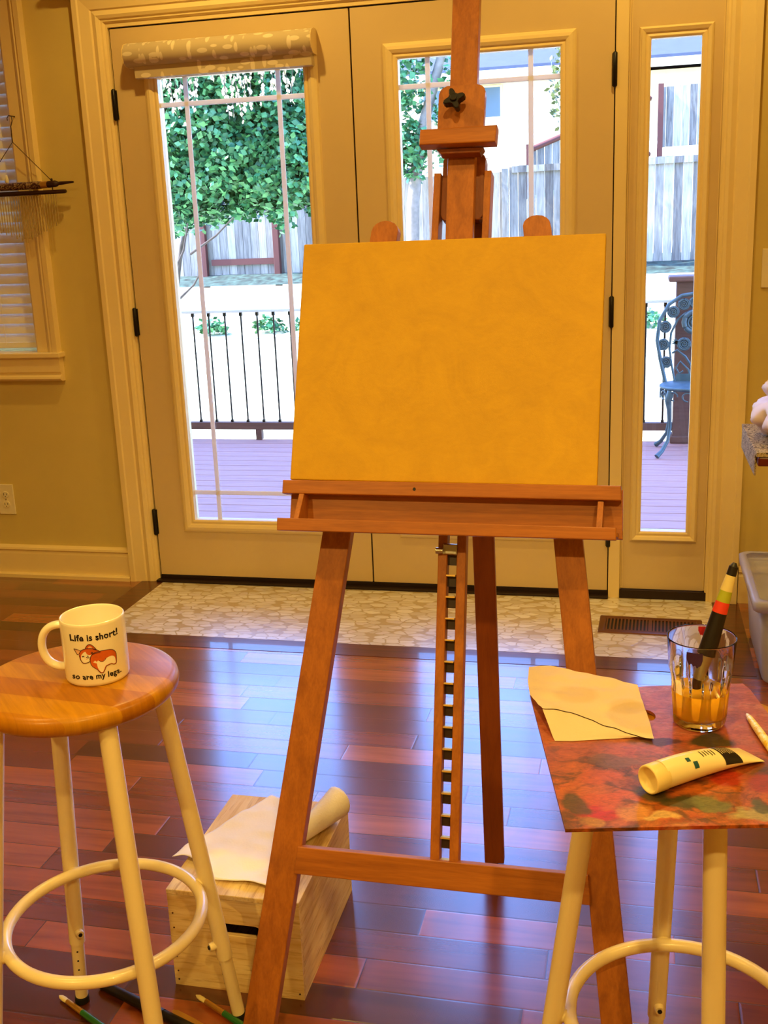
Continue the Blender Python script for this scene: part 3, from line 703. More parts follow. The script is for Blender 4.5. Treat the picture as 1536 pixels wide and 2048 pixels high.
# ------------------------------------------------------------------ palette with its things
PC = Vector((1.764, -2.746, .7015)); PA = math.atan2(.203, .979)
pal = None
b = MB(); outl = [(0, 0), (.292, 0), (.292, .33), (.288, .351), (.16, .351), (.13, .346), (.112, .340), (.1, .335), (.0, .335)]
hole = [(.138+.013*cos(a*pi/12), .262+.017*sin(a*pi/12)) for a in range(24)]
vo_ = [b.bm.verts.new((x, y, .004)) for x, y in outl]; vh = [b.bm.verts.new((x, y, .004)) for x, y in hole]
es = [b.bm.edges.new((vv[i], vv[(i+1) % len(vv)])) for vv in (vo_, vh) for i in range(len(vv))]
bmesh.ops.triangle_fill(b.bm, use_beauty=True, edges=es)
ret = bmesh.ops.extrude_face_region(b.bm, geom=b.bm.faces[:])
for v in [g for g in ret['geom'] if isinstance(g, bmesh.types.BMVert)]: v.co.z = 0
pal = b.build('painter_palette', [M['palette']]); pal.location = PC; pal.rotation_euler = (0, 0, PA)
tag(pal, 'rectangular wooden palette board smeared with orange, red and green paint, with a thumb hole', 'palette')
PZ = PC.z+.004
# paper towel
def lerp_pts(P_, t_):
    n_ = len(P_)-1; k = min(int(t_*n_), n_-1); f_ = t_*n_-k; return Vector(P_[k]).lerp(Vector(P_[k+1]), f_)
TWL = [(1.6872, -2.3416), (1.6905, -2.392), (1.6981, -2.4406), (1.7194, -2.4978)]
TWR = [(1.8364, -2.3727), (1.8416, -2.4201), (1.8500, -2.476), (1.8561, -2.5329)]
def tw(i, j):
    L_, R_ = lerp_pts(TWL, j), lerp_pts(TWR, j); p = L_.lerp(R_, i)
    front = Vector(lerp_pts([(1.7194, -2.4978), (1.7535, -2.4890), (1.80, -2.5170), (1.8561, -2.5329)], i)); back = Vector(lerp_pts([(1.6872, -2.3416), (1.7153, -2.3302), (1.7791, -2.3522), (1.8364, -2.3727)], i))
    p = p+(front-L3(i))*max(0, (j-.6)/.4)**2+(back-L0(i))*max(0, (.4-j)/.4)**2
    q = Vector((p.x, p.y, 0)); z = PZ+.0035+.002*noise.noise(q*22)+.0025*noise.noise(q*50)
    z += .011*max(0, (j-.55)/.45)**1.3*max(0, .95-i)+.004*(1-i)
    return Vector((p.x, p.y, max(z, PZ+.0012)))
L0 = lambda i: Vector(TWL[0]).lerp(Vector(TWR[0]), i)
L3 = lambda i: Vector(TWL[-1]).lerp(Vector(TWR[-1]), i)
b = MB(); b.grid(36, 36, tw)
def under(i, j):   # the sheet turns under at its front edge and lies on the board
    e = tw(i*.93, 1); fr = lerp_pts([(1.7389, -2.5505), (1.7600, -2.548), (1.7805, -2.5416), (1.8249, -2.5295)], i)
    p = Vector((e.x, e.y)).lerp(fr, j); bulge = sin(pi*min(1, j*1.2))*.002
    z = (e.z-.0012)*(1-j)**1.6+(PZ+.0008)*(1-(1-j)**1.6)+bulge
    return Vector((p.x, p.y, max(PZ+.0008, z)))
b.grid(28, 12, under)
tmat = NT('damp paper towel'); tmat.set(Roughness=.92); co_ = tmat.coord(); nz_ = tmat.noise(co_, 30, 3)
base_ = s2l((226, 204, 172)); c_ = base_
for (cx_s, cy_s, r_s) in ((1.757, -2.422, .040), (1.822, -2.448, .032)):
    d_ = tmat.new('VectorMath', operation='SUBTRACT'); tmat.l.new(co_, d_.inputs[0]); d_.inputs[1].default_value = (cx_s, cy_s, PZ)
    ln_ = tmat.new('VectorMath', operation='LENGTH'); tmat.l.new(d_.outputs[0], ln_.inputs[0])
    f_ = tmat.math('MULTIPLY', tmat.math('SUBTRACT', 1, tmat.math('DIVIDE', tmat.math('ADD', ln_.outputs['Value'], tmat.math('MULTIPLY', nz_, .012)), r_s)), 4, clamp=True)
    c_ = tmat.mix(tmat.math('MULTIPLY', f_, .4), c_, s2l((206, 174, 124)))
tmat.color(c_); tmat.bump(tmat.noise(co_, 320, 2), .5, .001)
o = b.build('paper_towel', tmat.m, norm=False)
tag(o, 'folded cream paper towel with damp stains, on the left of the palette', 'paper towel')
# tumbler
GC = Vector((1.911, -2.472, PZ+.0003))
gl_ = empty('glass_tumbler', GC, label='faceted glass tumbler half full of ochre rinse water, on the palette', cat='glass')
NF = 9
def facet(a, z):
    if z < .012: k = .6
    elif z < .062: k = 1.0
    elif z < .072: k = (.072-z)/.01
    else: k = 0
    am = (a % (2*pi/NF))-pi/NF; poly = cos(pi/NF)/cos(am); return 1-k*.9*(1-poly) - 0*k
m_ = MB(); m_.lathe([(0, 0), (.0285, 0), (.0325, .004), (.0335, .012), (.0365, .06), (.0385, .074), (.0415, .113), (.0414, .1148), (.0406, .1148), (.0403, .113)], 90, rfun=facet)
prof_in = [(.0403, .113), (.0374, .074), (.0352, .06), (.0318, .016), (.028, .0115), (0, .0105)]
m_.lathe(prof_in, 90)
bmesh.ops.remove_doubles(m_.bm, verts=m_.bm.verts[:], dist=1e-5)
m_.build('vessel', M['tumbler'], gl_)
m_ = MB(); m_.lathe([(0, .0104), (.0282, .0114), (.0321, .0160), (.0342, .046), (.0338, .0465), (0, .0462)], 64); m_.build('rinse_water', M['liquid'], gl_)
def patch_on(rad, a0, a1, z0, z1, name, mat, seed):
    m_ = MB(); n = 14
    def fn(i, j):
        a = a0+(a1-a0)*i; ed = .5+.5*noise.noise(Vector((i*5, seed, 0))); z = z1-(z1-z0)*j*(.35+.65*ed*(1-(2*i-1)**4))
        return Vector(((rad+.0012*(z-.1)/.04*1.9)*cos(a), (rad+.0012*(z-.1)/.04*1.9)*sin(a), z))
    m_.grid(n, 8, fn); return m_.build(name, M[mat], gl_)
ca = math.atan2(-3.7548-GC.y, 1.8266-GC.x)
patch_on(.0410, ca-.42, ca+.05, .082, .108, 'violet_stain', 'purple', 3.1)
patch_on(.0384, ca+pi-.25, ca+pi+.12, .096, .1125, 'red_stain', 'red', 8.7)
# brush standing in the tumbler
P0 = Vector((1.900, -2.474, PZ+.022)); P1 = Vector((1.9480, -2.446, .9075)); dv = P1-P0
br = empty('paintbrush', P0, label='thick black handled paintbrush with coloured labels standing in the glass tumbler', cat='paintbrush')
def seg(name, a, b_, r0, r1, mat, n=20, flat=1):
    m_ = MB(); m_.tube([dv*a, dv*((a+b_)/2), dv*b_], [r0, (r0+r1)/2, r1], n, flat=flat); return m_.build(name, M[mat], br)
seg('bristles', -.04, .2, .006, .0075, 'darkwood'); seg('ferrule', .2, .36, .0075, .009, 'steel')
seg('handle', .36, .66, .0115, .0092, 'ink'); seg('sticker', .66, .735, .00925, .0085, 'label_red'); seg('label_band', .735, .81, .0085, .0075, 'label_green'); seg('label_band', .81, .915, .0076, .0060, 'label_cream')
seg('handle_tip', .915, .975, .0060, .0056, 'ink'); seg('handle_tip', .975, 1.0, .0050, .0022, 'ink')
# paint tube
TA = Vector((1.8475, -2.660, PZ)); TB = Vector((1.966, -2.553, PZ)); tdv = (TB-TA); tl = tdv.length; td = tdv.normalized(); tp = Vector((-td.y, td.x, 0))
tu = empty('paint_tube', TA, label='cream oil paint tube with a black label band, lying on the palette front', cat='paint tube')
def tsec(s_):
    k = min(1, max(0, (s_-.0)/1)); h_ = .0158*(1-k**2.6)+.0008; w_ = .0158+.0045*k**2; return w_, h_
def tube_body(s0, s1, n, mat, name, grow=0, a0=0, a1=2*pi, cap=False, lift=0):
    m_ = MB(); N = 36
    def fn(i, j):
        s_ = s0+(s1-s0)*j; w_, h_ = tsec(s_); a = a0+(a1-a0)*i
        return td*(s_*tl)+tp*((w_+grow)*cos(a))+Vector((0, 0, .0008+h_+(h_+grow)*sin(a)))
    m_.grid(N, n, fn); return m_.build(name, M[mat], tu)
tube_body(.11, 1.0, 16, 'tube_white', 'body')
tube_body(.63, .79, 4, 'ink', 'label_band', .0003, .1, pi*.98)
for q in range(6): tube_body(.645+.024*q, .651+.024*q, 1, 'tube_white', 'lettering', .0006, pi*.40+.07*(q % 2), pi*.66-.06*(q % 3))
tube_body(.30, .335, 2, 'teal', 'colour_mark', .0004, pi*.62, pi*.72); tube_body(.345, .385, 2, 'teal', 'colour_mark', .0004, pi*.74, pi*.9)
for q in range(5): tube_body(.46+.028*q, .468+.028*q, 1, 'ink', 'lettering', .0004, pi*.5+.05*(q % 2), pi*.68-.05*(q % 3))
m_ = MB()
Rm = Matrix((tp, Vector((0, 0, 1)), td)).transposed().to_4x4(); Rm.translation = Vector((0, 0, .0168))
m_.lathe([(0, .008), (.0125, .006), (.0138, .001), (.0148, 0), (.0163, .001), (.0165, .003), (.0165, .020), (.0155, .0215), (0, .0215)], 40, mat=Rm); m_.build('cap', M['tube_cap'], tu)
m_ = MB(); q = td*(tl*.905)+Vector((0, 0, .0062)); m_.tube([q, q+Vector((-.1, -.1, .9)).normalized()*.0012], .0026, 12); m_.build('eyelet', M['darkwood'], tu)
# marbled brush handle at the right edge
A_ = Vector((1.970, -2.448, PZ+.0045)); B_ = Vector((2.010, -2.640, PZ+.0065)); dv_ = B_-A_
mk = empty('yellow_paintbrush', A_, label='yellow and white marbled brush handle lying at the right of the palette', cat='paintbrush')
m_ = MB(); m_.tube([dv_*0, dv_*.02, dv_*.07, dv_*.2], [.0006, .0022, .0038, .0046], 16); m_.build('handle_tip', M['white_print'], mk)
m_ = MB(); m_.tube([dv_*.06, dv_*.2, dv_*.5, dv_*.8], [.0037, .0048, .0056, .0048], 16); m_.build('handle', M['marbled'], mk)
m_ = MB(); m_.tube([dv_*.8, dv_*.92], [.005, .0045], 16); m_.build('ferrule', M['steel'], mk)
m_ = MB(); m_.tube([dv_*.92, dv_*.96, dv_*1.0], [.0045, .005, .001], 16); m_.build('bristles', M['darkwood'], mk)

# ------------------------------------------------------------------ wooden box
BX = Vector((1.030, -2.2185, 0)); BW, BD, BH = .246, .333, .198
bx = empty('wooden_crate', BX, R(0), label='pale pine wooden box with a slotted hand hole, under the easel crossbar', cat='wooden box')
b = MB(); z1 = BH-.010
pf = [(0, 0), (BW, 0), (BW, z1), (0, z1)]
cx_, cz_, hl, hr = .127, .128, .034, .0125
slot = [(cx_+hl*(1 if cos(a) > 0 else -1)+hr*cos(a), cz_+hr*sin(a)) for a in [pi/16+i*pi/8 for i in range(16)]]
vo_ = [b.bm.verts.new((x, 0, z)) for x, z in pf]; vh = [b.bm.verts.new((x, 0, z)) for x, z in slot]
es = [b.bm.edges.new((vv[i], vv[(i+1) % len(vv)])) for vv in (vo_, vh) for i in range(len(vv))]
bmesh.ops.triangle_fill(b.bm, use_beauty=True, edges=es)
ret = bmesh.ops.extrude_face_region(b.bm, geom=b.bm.faces[:])
for v in [g for g in ret['geom'] if isinstance(g, bmesh.types.BMVert)]: v.co.y = .010
fp = b.build('front_panel', M['pine_front'], bx)
for nm, q in (('side_panel', (0, .01, .0101, BD-.0101, 0, z1)), ('side_panel', (BW-.01, BW, .0101, BD-.0101, 0, z1)), ('back_panel', (0, BW, BD-.01, BD, 0, z1)), ('bottom_panel', (.0101, BW-.0101, .0101, BD-.0101, .002, .010))):
    MB().box(*q, .0006).build(nm, M['pine'], bx)
MB().box(-.001, BW+.001, -.001, BD+.001, z1+.0003, BH, .0012).build('lid', M['pine'], bx)
for nx, nz in ((.008, .012), (BW-.008, .012), (.008, .03), (.008, .06), (.008, .09), (.008, .12), (.008, .15)):
    m_ = MB(); m_.tube([(nx, .0005, nz), (nx, -.0008, nz)], .0017, 8); m_.build('nail', M['darkwood'] if nz < .02 else M['rust'], bx)
# towel on the box
q0, q1, q2, q3 = Vector((.992, -2.128, 0)), Vector((1.112, -1.880, 0)), Vector((1.300, -1.965, 0)), Vector((1.203, -2.200, 0))
def bt(i, j):
    p = (q0*(1-i)+q1*i)*(1-j)+(q3*(1-i)+q2*i)*j
    z = BH+.004+.004*noise.noise(p*14)+.004*noise.noise(p*31+Vector((3, 1, 0)))
    e = max(0, (.16-i)/.16); z += .006*e*(.5+.5*sin(j*9)); p = p+Vector((.012*sin(j*6+1)*e, .010*sin(j*8)*e, 0))
    if j > .74:
        k = (j-.74)/.26; a = k*pi*1.15; rr_ = .036*(.12+.88*i)
        base = (q0*(1-i)+q1*i)*.26+(q3*(1-i)+q2*i)*.74; dirv = ((q3-q0)*(1-i)+(q2-q1)*i).normalized()
        flatlen = (p-base).length; mixk = min(1, max(0, (i-.30)/.35))
        curl = base+dirv*(flatlen*.62+rr_*sin(a)*1.2); zc = BH+.004+rr_*(1-cos(a))
        p = p*(1-mixk)+curl*mixk; z = z*(1-mixk)+zc*mixk
    return Vector((p.x, p.y, max(z, BH+.0012)))
b = MB(); b.grid(44, 44, bt); o = solidify(b.build('kitchen_towel', M['cloth'], norm=False), .0008, 1)
tag(o, 'white paper towel sheet with one side rolled, draped on the pine box', 'paper towel')

# ------------------------------------------------------------------ brushes and knife on the floor
def floor_brush(name, a, b_, label, grp=None):
    A_, B_ = Vector(a), Vector(b_); dv_ = B_-A_; rt = empty(name, A_, label=label, cat='paintbrush', group=grp)
    def sg(nm, s0, s1, r0, r1, mat, fl=1): MB().tube([dv_*s0, dv_*((s0+s1)/2), dv_*s1], [r0, (r0+r1)/2*1.04, r1], 16, flat=fl).build(nm, M[mat], rt)
    m_ = MB(); m_.tube([dv_*0, dv_*.02, dv_*.05, dv_*.09], [.001, .0042, .0052, .0045], 16, flat=.6); m_.build('bristles', M['label_cream'], rt)
    sg('ferrule', .085, .24, .0046, .0052, 'gold'); sg('handle', .24, .52, .0056, .0066, 'green'); sg('handle', .52, 1.0, .0066, .0028, 'green'); return rt
floor_brush('floor_paintbrush', (.837, -2.292, .006), (1.10, -2.43, .008), 'green handled paintbrush on the floor beneath the left stool, bristles at left', 'green handled brushes on the floor')
floor_brush('floor_paintbrush', (1.083, -2.249, .008), (1.36, -2.395, .008), 'green handled paintbrush on the floor in front of the pine box', 'green handled brushes on the floor')
A_ = Vector((.897, -2.253, .0095)); B_ = Vector((1.145, -2.345, .0095)); dv_ = B_-A_
bk = empty('black_marker', A_, label='long black glossy marker lying on the floor under the left stool', cat='marker')
MB().tube([dv_*0, dv_*.03, dv_*.5, dv_*.6], [.006, .0085, .0095, .0095], 20).build('barrel', M['ink'], bk)
MB().tube([dv_*.6, dv_*.61, dv_*.97, dv_*1.0], [.0085, .0092, .0092, .007], 20).build('cap', M['black'], bk)
A_ = Vector((1.055, -2.289, .004)); B_ = Vector((1.19, -2.352, .004)); dv_ = B_-A_; pr = Vector((-dv_.y, dv_.x, 0)).normalized()
pk = empty('palette_knife', A_, label='palette knife with a pale blade on the floor between the stool and the box', cat='palette knife')
m_ = MB(); out = [(0, .002), (.06, .006), (.3, .0085), (.55, .0085), (.6, .003), (.6, -.003), (.55, -.0085), (.3, -.0085), (.06, -.006), (0, -.002)]
m_.prism(out, -.0005, .0005, lambda s_, w_, d_: dv_*s_+pr*w_+Vector((0, 0, d_))); m_.build('blade', M['gold'], pk)
m_ = MB(); m_.tube([dv_*.58, dv_*.62, dv_*1.0], [.003, .004, .004], 12); m_.build('handle', M['darkwood'], pk)

# ------------------------------------------------------------------ things on the walls
# roller shade
rs = empty('roller_shade', (.41, 0, 1.93), label='leaf patterned roller shade rolled up over the left french door glass', cat='roller shade')
m_ = MB(); pr_ = [(0, 1.975), (-.03, 1.976), (-.055, 1.968), (-.07, 1.95), (-.073, 1.93), (-.066, 1.91), (-.05, 1.898), (-.03, 1.896), (0, 1.896)]
m_.prism(pr_, .075, .752, lambda y, z, x: Vector((x-.41, y, z-1.93)), .002, True); m_.build('cassette', M['shade'], rs)
m_ = MB(); m_.prism([(-.004, 1.897), (-.046, 1.897), (-.042, 1.860), (-.020, 1.858), (-.004, 1.860)], .103, .745, lambda y, z, x: Vector((x-.41, y, z-1.93))); m_.build('bottom_rail', M['shade'], rs)
for xx in (.0735, .752):
    m_ = MB(); m_.prism([(y*1.02, 1.935+(z-1.935)*1.02) for y, z in pr_], xx, xx+.002, lambda y, z, x: Vector((x-.41, y, z-1.93))); m_.build('end_cap', M['paint'], rs)
# outlet, switch
ou = empty('wall_outlet', (-.645, 0, .322), label='cream duplex wall outlet below the left window', cat='wall outlet')
MB().box(-.036, .036, -.006, 0, -.062, .062, .002).build('plate', M['outlet'], ou)
for zz in (-.02, .02):
    m_ = MB(); m_.prism([(.016*cos(a*pi/8), zz+.0135*sin(a*pi/8)) for a in range(16)], -.0085, -.004, lambda x, z, y: Vector((x, y, z)), .0005); rc = m_.build('receptacle', M['outlet'], ou)
    for xx, hh in ((-.006, .005), (.006, .004)): MB().box(xx-.001, xx+.001, -.009, -.006, zz-hh+.002, zz+hh+.002).build('slot', M['rubber'], rc)
    m_ = MB(); m_.tube([(0, -.009, zz-.008), (0, -.006, zz-.008)], .002, 8); m_.build('slot', M['rubber'], rc)
MB().tube([(0, -.0075, 0), (0, -.005, 0)], .003, 10).build('screw', M['steel'], ou)
sw = empty('light_switch', (2.275, 0, 1.147), label='cream rocker light switch plate on the wall right of the sidelight', cat='light switch')
MB().box(-.06, .06, -.006, 0, -.062, .062, .002).build('plate', M['outlet'], sw)
for xx in (-.023, .023): MB().box(xx-.016, xx+.016, -.009, -.005, -.033, .033, .001).build('rocker', M['outlet'], sw)
# blinds
bl = empty('window_blind', (-.95, .03, 2.19), label='white horizontal slat blind in the left window', cat='window blind')
m_ = MB(); z = .965
while z < 2.15:
    c_ = lambda x, y, zz: Vector((x+.95, y-.03, zz-2.19)); tl_ = R(76)
    p = [(.045+.024*cos(tl_)*k, z+.024*sin(tl_)*k) for k in (-1, 1)]
    m_.hexa([c_(-1.47, p[0][0], p[0][1]), c_(-.445, p[0][0], p[0][1]), c_(-.445, p[0][0]+.002, p[0][1]+.002), c_(-1.47, p[0][0]+.002, p[0][1]+.002),
             c_(-1.47, p[1][0], p[1][1]), c_(-.445, p[1][0], p[1][1]), c_(-.445, p[1][0]+.002, p[1][1]+.002), c_(-1.47, p[1][0]+.002, p[1][1]+.002)])
    z += .038
m_.build('slats', M['blind'], bl)
MB().box(-.52, .505, -.002, .035, -.035, .008, .002).build('head_rail', M['blind'], bl)
MB().box(-.52, .505, .0, .03, -1.265, -1.243, .002).build('bottom_rail', M['blind'], bl)
for xx in (-.35, .0, .38): MB().tube([(xx, -.012, -.03), (xx, -.012, -1.25)], .0008, 6).build('ladder_cord', M['blind'], bl)
MB().lathe([(0, .022), (.003, .022), (.006, .008), (.0075, 0), (.006, -.008), (0, -.012)], 14, (.475, -.02, -.645)).build('cord_tassel', M['outlet'], bl)
MB().tube([(.475, -.02, -.62), (.475, -.02, -.03)], .0009, 6).build('lift_cord', M['blind'], bl)
# wind chime
wc = empty('wind_chime', (-.393, -.05, 1.52), label='bamboo and dark wood bar wind chime hanging by the left window casing', cat='wind chime')
V = lambda x, z, y=-.05: Vector((x+.393, y+.05, z-1.52))
def xt(x0, x1, z, r0, r1, n=20): 
    m_ = MB(); m_.tube([V(x0, z), V((x0+x1)/2, z), V(x1, z)], [r0, (r0+r1)/2, r1], n); return m_
xt(-.485, -.301, 1.522, .0135, .0135).build('carved_tube', M['batik'], wc)
xt(-.301, -.275, 1.5225, .0125, .0125).build('bamboo_band', M['gold'], wc)
xt(-.511, -.485, 1.5225, .0125, .0125).build('bamboo_band', M['gold'], wc)
for s_ in (1, -1):
    f_ = lambda x: -.393+s_*(x+.393)
    m_ = MB(); m_.tube([V(f_(-.275), 1.523), V(f_(-.270), 1.523), V(f_(-.255), 1.5235), V(f_(-.245), 1.524), V(f_(-.236), 1.524), V(f_(-.232), 1.5245), V(f_(-.222), 1.525), V(f_(-.19), 1.5265), V(f_(-.172), 1.527)],
                       [.0115, .0125, .0115, .0118, .009, .006, .0065, .0045, .0035], 18); m_.build('finial', M['darkwood'], wc)
    m_ = MB(); m_.tube([V(-.397, 1.676), V(f_(-.258), 1.535)], .0013, 6); m_.build('cord', M['darkwood'], wc)
    m_ = MB(); m_.lathe([(0, .006), (.004, .004), (.004, -.004), (0, -.006)], 10, tuple(V(f_(-.258), 1.5385))); m_.build('knot', M['darkwood'], wc)
    MB().tube([V(f_(-.258), 1.52), V(f_(-.258), 1.497)], .0018, 6).build('cord', M['darkwood'], wc)
m_ = MB(); m_.tube([V(-.581, 1.497), V(-.575, 1.496), V(-.211, 1.496), V(-.205, 1.497)], [.006, .0088, .0072, .0055], 14); m_.build('chime_rail', M['darkwood'], wc)
pts = [V(-.397, 1.676), V(-.397, 1.70), V(-.396, 1.73), V(-.388, 1.748), V(-.390, 1.763), V(-.400, 1.768), V(-.408, 1.758), V(-.407, 1.75)]
MB().tube([V(-.397, 1.674), V(-.397, 1.705)], .002, 8).build('cord', M['darkwood'], wc); MB().tube(pts[1:], .0016, 8).build('hook', M['darkwood'], wc)
MB().tube([V(-.397, 1.766), V(-.397, 1.766, -.01)], .002, 8).build('wall_pin', M['darkwood'], wc)
x = -.247; k = 0
while x > -.54:
    ln = .105+.05*min(1, (abs(x+.247))/.12) + (.004*(k % 2)) if x > -.38 else .16-.05*min(1, (-.38-x)/.14)+.01*(k % 2)
    z0_ = 1.489
    c_ = MB(); c_.tube([V(x, z0_-.004), V(x, z0_-ln)], .0019, 8); cc = c_.build('chime', M['chime'], wc)
    MB().tube([V(x, z0_+.002), V(x, z0_-.009)], .0006, 5).build('string', M['darkwood'], cc)
    x -= .0105; k += 1
# floor register
vt = empty('floor_register', (1.888, -.288, .0016), R(-1.5), label='brown metal floor register set in the pebble tile below the sidelight', cat='floor vent')
m_ = MB(); hw_, hh_ = .168, .082
m_.frame(-hw_+.022, hw_-.022, -hh_+.024, hh_-.024, [(0, 0), (0, .003), (.006, .005), (.018, .004), (.022, 0)], 0)
for v in m_.bm.verts: v.co = Vector((v.co.x, v.co.z, -v.co.y))
m_.build('frame', M['vent'], vt)
m_ = MB(); m_.box(-hw_+.022, hw_-.022, -hh_+.024, hh_-.024, .0, .0006); m_.build('duct_opening', M['rubber'], vt)
m_ = MB()
m_.box(-.006, .006, -hh_+.024, hh_-.024, 0, .004)
for s_ in (-1, 1):
    for k in range(12): xx = s_*(.012+k*.0118); m_.box(xx-.0028, xx+.0028, -hh_+.03, hh_-.03, .0006, .0036)
for yy in (-hh_+.027, hh_-.027, ): m_.box(-hw_+.022, hw_-.022, yy-.004, yy+.004, .0006, .0038)
m_.build('grille', M['vent'], vt)

# ------------------------------------------------------------------ right edge: bin, small table, cloth
bn = empty('storage_bin', (2.375, -.50, 0), label='clear frosted plastic storage bin on the floor at the right edge', cat='storage bin')
def ring_rect(hx, hy, z, r_=.03, n=5):
    out = []
    for cx, cy, a0 in ((hx-r_, hy-r_, 0), (-hx+r_, hy-r_, pi/2), (-hx+r_, -hy+r_, pi), (hx-r_, -hy+r_, 3*pi/2)):
        for i in range(n+1): a = a0+i*pi/2/n; out.append(Vector((cx+r_*cos(a), cy+r_*sin(a), z)))
    return out
def skin(m_, rings, capb=True):
    rows = [[m_.bm.verts.new(p) for p in r_] for r_ in rings]
    for A, B in zip(rows, rows[1:]):
        n = len(A)
        for i in range(n): m_._f([A[i], A[(i+1) % n], B[(i+1) % n], B[i]], True)
    if capb: m_._f(rows[0][::-1])
HX, HY, HZ = .2, .24, .262
m_ = MB(); skin(m_, [ring_rect(HX-.03, HY-.03, .002), ring_rect(HX-.026, HY-.026, .01), ring_rect(HX-.008, HY-.008, HZ-.03)]); solidify(m_.build('body', M['bin'], bn), .002)
m_ = MB(); skin(m_, [ring_rect(HX-.008, HY-.008, HZ-.03), ring_rect(HX+.012, HY+.012, HZ-.03), ring_rect(HX+.014, HY+.014, HZ-.004), ring_rect(HX+.008, HY+.008, HZ), ring_rect(HX-.006, HY-.006, HZ)], False); solidify(m_.build('rim', M['bin'], bn), .002)
m_ = MB(); skin(m_, [ring_rect(HX-.006, HY-.006, HZ-.002), ring_rect(HX-.03, HY-.03, HZ-.012)], False)
tag(MB().box(-.155, .155, -.195, .195, .012, .10, .02).build('folded_fabric', plain('slate fabric', (96, 100, 112), .9), loc=(2.375, -.50, 0)), 'folded slate fabric inside the clear storage bin', 'fabric')
# small table
TX, TY, TZ = 2.095, -1.28, .80
tb = empty('side_table', (TX+.24, TY+.18, 0), label='small dark red wooden table with ornate top at the right edge', cat='table')
lx = lambda x, y, z: Vector((x-.24, y-.18, z))
MB().box(0, .5, 0, .36, TZ-.03, TZ-.008, .004, lx).build('tabletop', plain('dark red lacquered wood', (96, 26, 16), .3), tb)
t = NT('patterned runner'); t.set(Roughness=.8); t.color(t.ramp(t.noise(t.coord(), 70, 4, .7, 1.5), [(.42, s2l((60, 46, 36))), (.5, s2l((214, 198, 160))), (.58, s2l((90, 70, 50)))]))
MB().box(-.004, .5, -.002, .362, TZ-.0075, TZ+.002, .001, lx).build('runner', t.m, tb)
MB().box(-.005, -.001, .02, .34, TZ-.055, TZ-.002, .001, lx).build('runner', t.m, tb)
for xx in (.26, .46):
    for yy in (.04, .32): MB().box(xx-.015, xx+.015, yy-.015, yy+.015, .0, TZ-.03, .003, lx).build('leg', M['darkwood'], tb)
m_ = MB()
def cl(u, v):
    a = 2*pi*u; ph = pi*(v-.5); n_ = noise.noise(Vector((cos(a)*2, sin(a)*2, v*6)))*.35+noise.noise(Vector((cos(a)*6, sin(a)*6, v*9)))*.16
    r_ = (1+n_)*cos(ph)
    return Vector((TX+.115+.105*r_*cos(a), TY+.16+.14*r_*sin(a), max(TZ+.006, TZ+.075+.085*sin(ph)*(1+n_*.8))))
m_.grid(60, 40, cl); bmesh.ops.remove_doubles(m_.bm, verts=m_.bm.verts[:], dist=1e-4)
tag(m_.build('crumpled_cloth', plain('lilac white plastic cloth', (226, 214, 226), .4, var=.05)), 'crumpled white cloth bundle on the small table at the right edge', 'cloth')

# ------------------------------------------------------------------ outdoors
b = MB(); y = .17; k = 0
while y < 3.40: b.box(-4.5, 5.5, y, min(y+.134, 3.41), -.14, -.10, .003); y += .140
struct(b.build('deck', M['deck']))
struct(MB().box(-4.5, 5.5, .16, 3.38, -.6, -.142).build('deck_base', M['rubber']))
struct(MB().box(-.02, 2.1, .16, .24, -.142, -.02).build('trim_8', M['dark']))
# unseen upper storey, roof and side wing, added to shade the deck
struct(MB().box(-6.5, 6.5, -6.4, .2, 2.95, 5.6).build('deck_shade_storey', M['siding']))
struct(MB().box(-6.7, 6.7, -6.6, .4, 5.6, 5.75).build('roof', M['siding']))
struct(MB().box(-7.6, -5.4, -6.4, 3.7, -.6, 8.6).build('deck_shade_wing', M['siding']))
# railing
rl = empty('deck_railing', (0, 3.41, -.1), label='deck railing with thin dark balusters and redwood rails', cat='railing')
RL = lambda x, y, z: Vector((x, y-3.41, z+.1))
MB().box(-3.6, 2.06, 3.385, 3.435, -.027, .025, .004, RL).build('bottom_rail', M['redwood'], rl)
MB().box(-3.6, 2.06, 3.36, 3.46, .80, .818, .003, RL).build('top_rail', M['block'], rl)
x = -3.5
i = 0
while x < 2.0:
    m_ = MB(); m_.tube([RL(x, 3.41, .024), RL(x, 3.41, .80)], .0065, 8); bb = m_.build('baluster', M['black'], rl)
    for zz in (.03, .785): MB().box(x-.010, x+.010, 3.40, 3.42, zz-.012, zz+.012, .001, RL).build('bracket', M['black'], bb)
    x += .1195
for xx in (-2.35, -.79, .8): MB().box(xx-.022, xx+.022, 3.385, 3.43, -.1, -.027, .002, RL).build('rail_block', M['redwood'], rl)
m_ = MB(); m_.box(2.06, 2.20, 3.34, 3.48, -.1, .93, .004, RL); m_.build('post', M['redwood'], rl)
m_ = MB(); m_.box(2.045, 2.215, 3.325, 3.495, -.1, -.05, .01, RL); m_.build('post_base', M['redwood'], rl)
m_ = MB(); m_.box(2.01, 2.25, 3.29, 3.53, .93, .965, .01, RL); m_.build('post_cap', M['redwood'], rl)
for x0_, x1_ in ((2.2, 5.4),):
    MB().box(x0_, x1_, 3.385, 3.435, -.027, .025, .004, RL).build('bottom_rail', M['redwood'], rl); MB().box(x0_, x1_, 3.36, 3.46, .80, .818, .003, RL).build('top_rail', M['block'], rl)

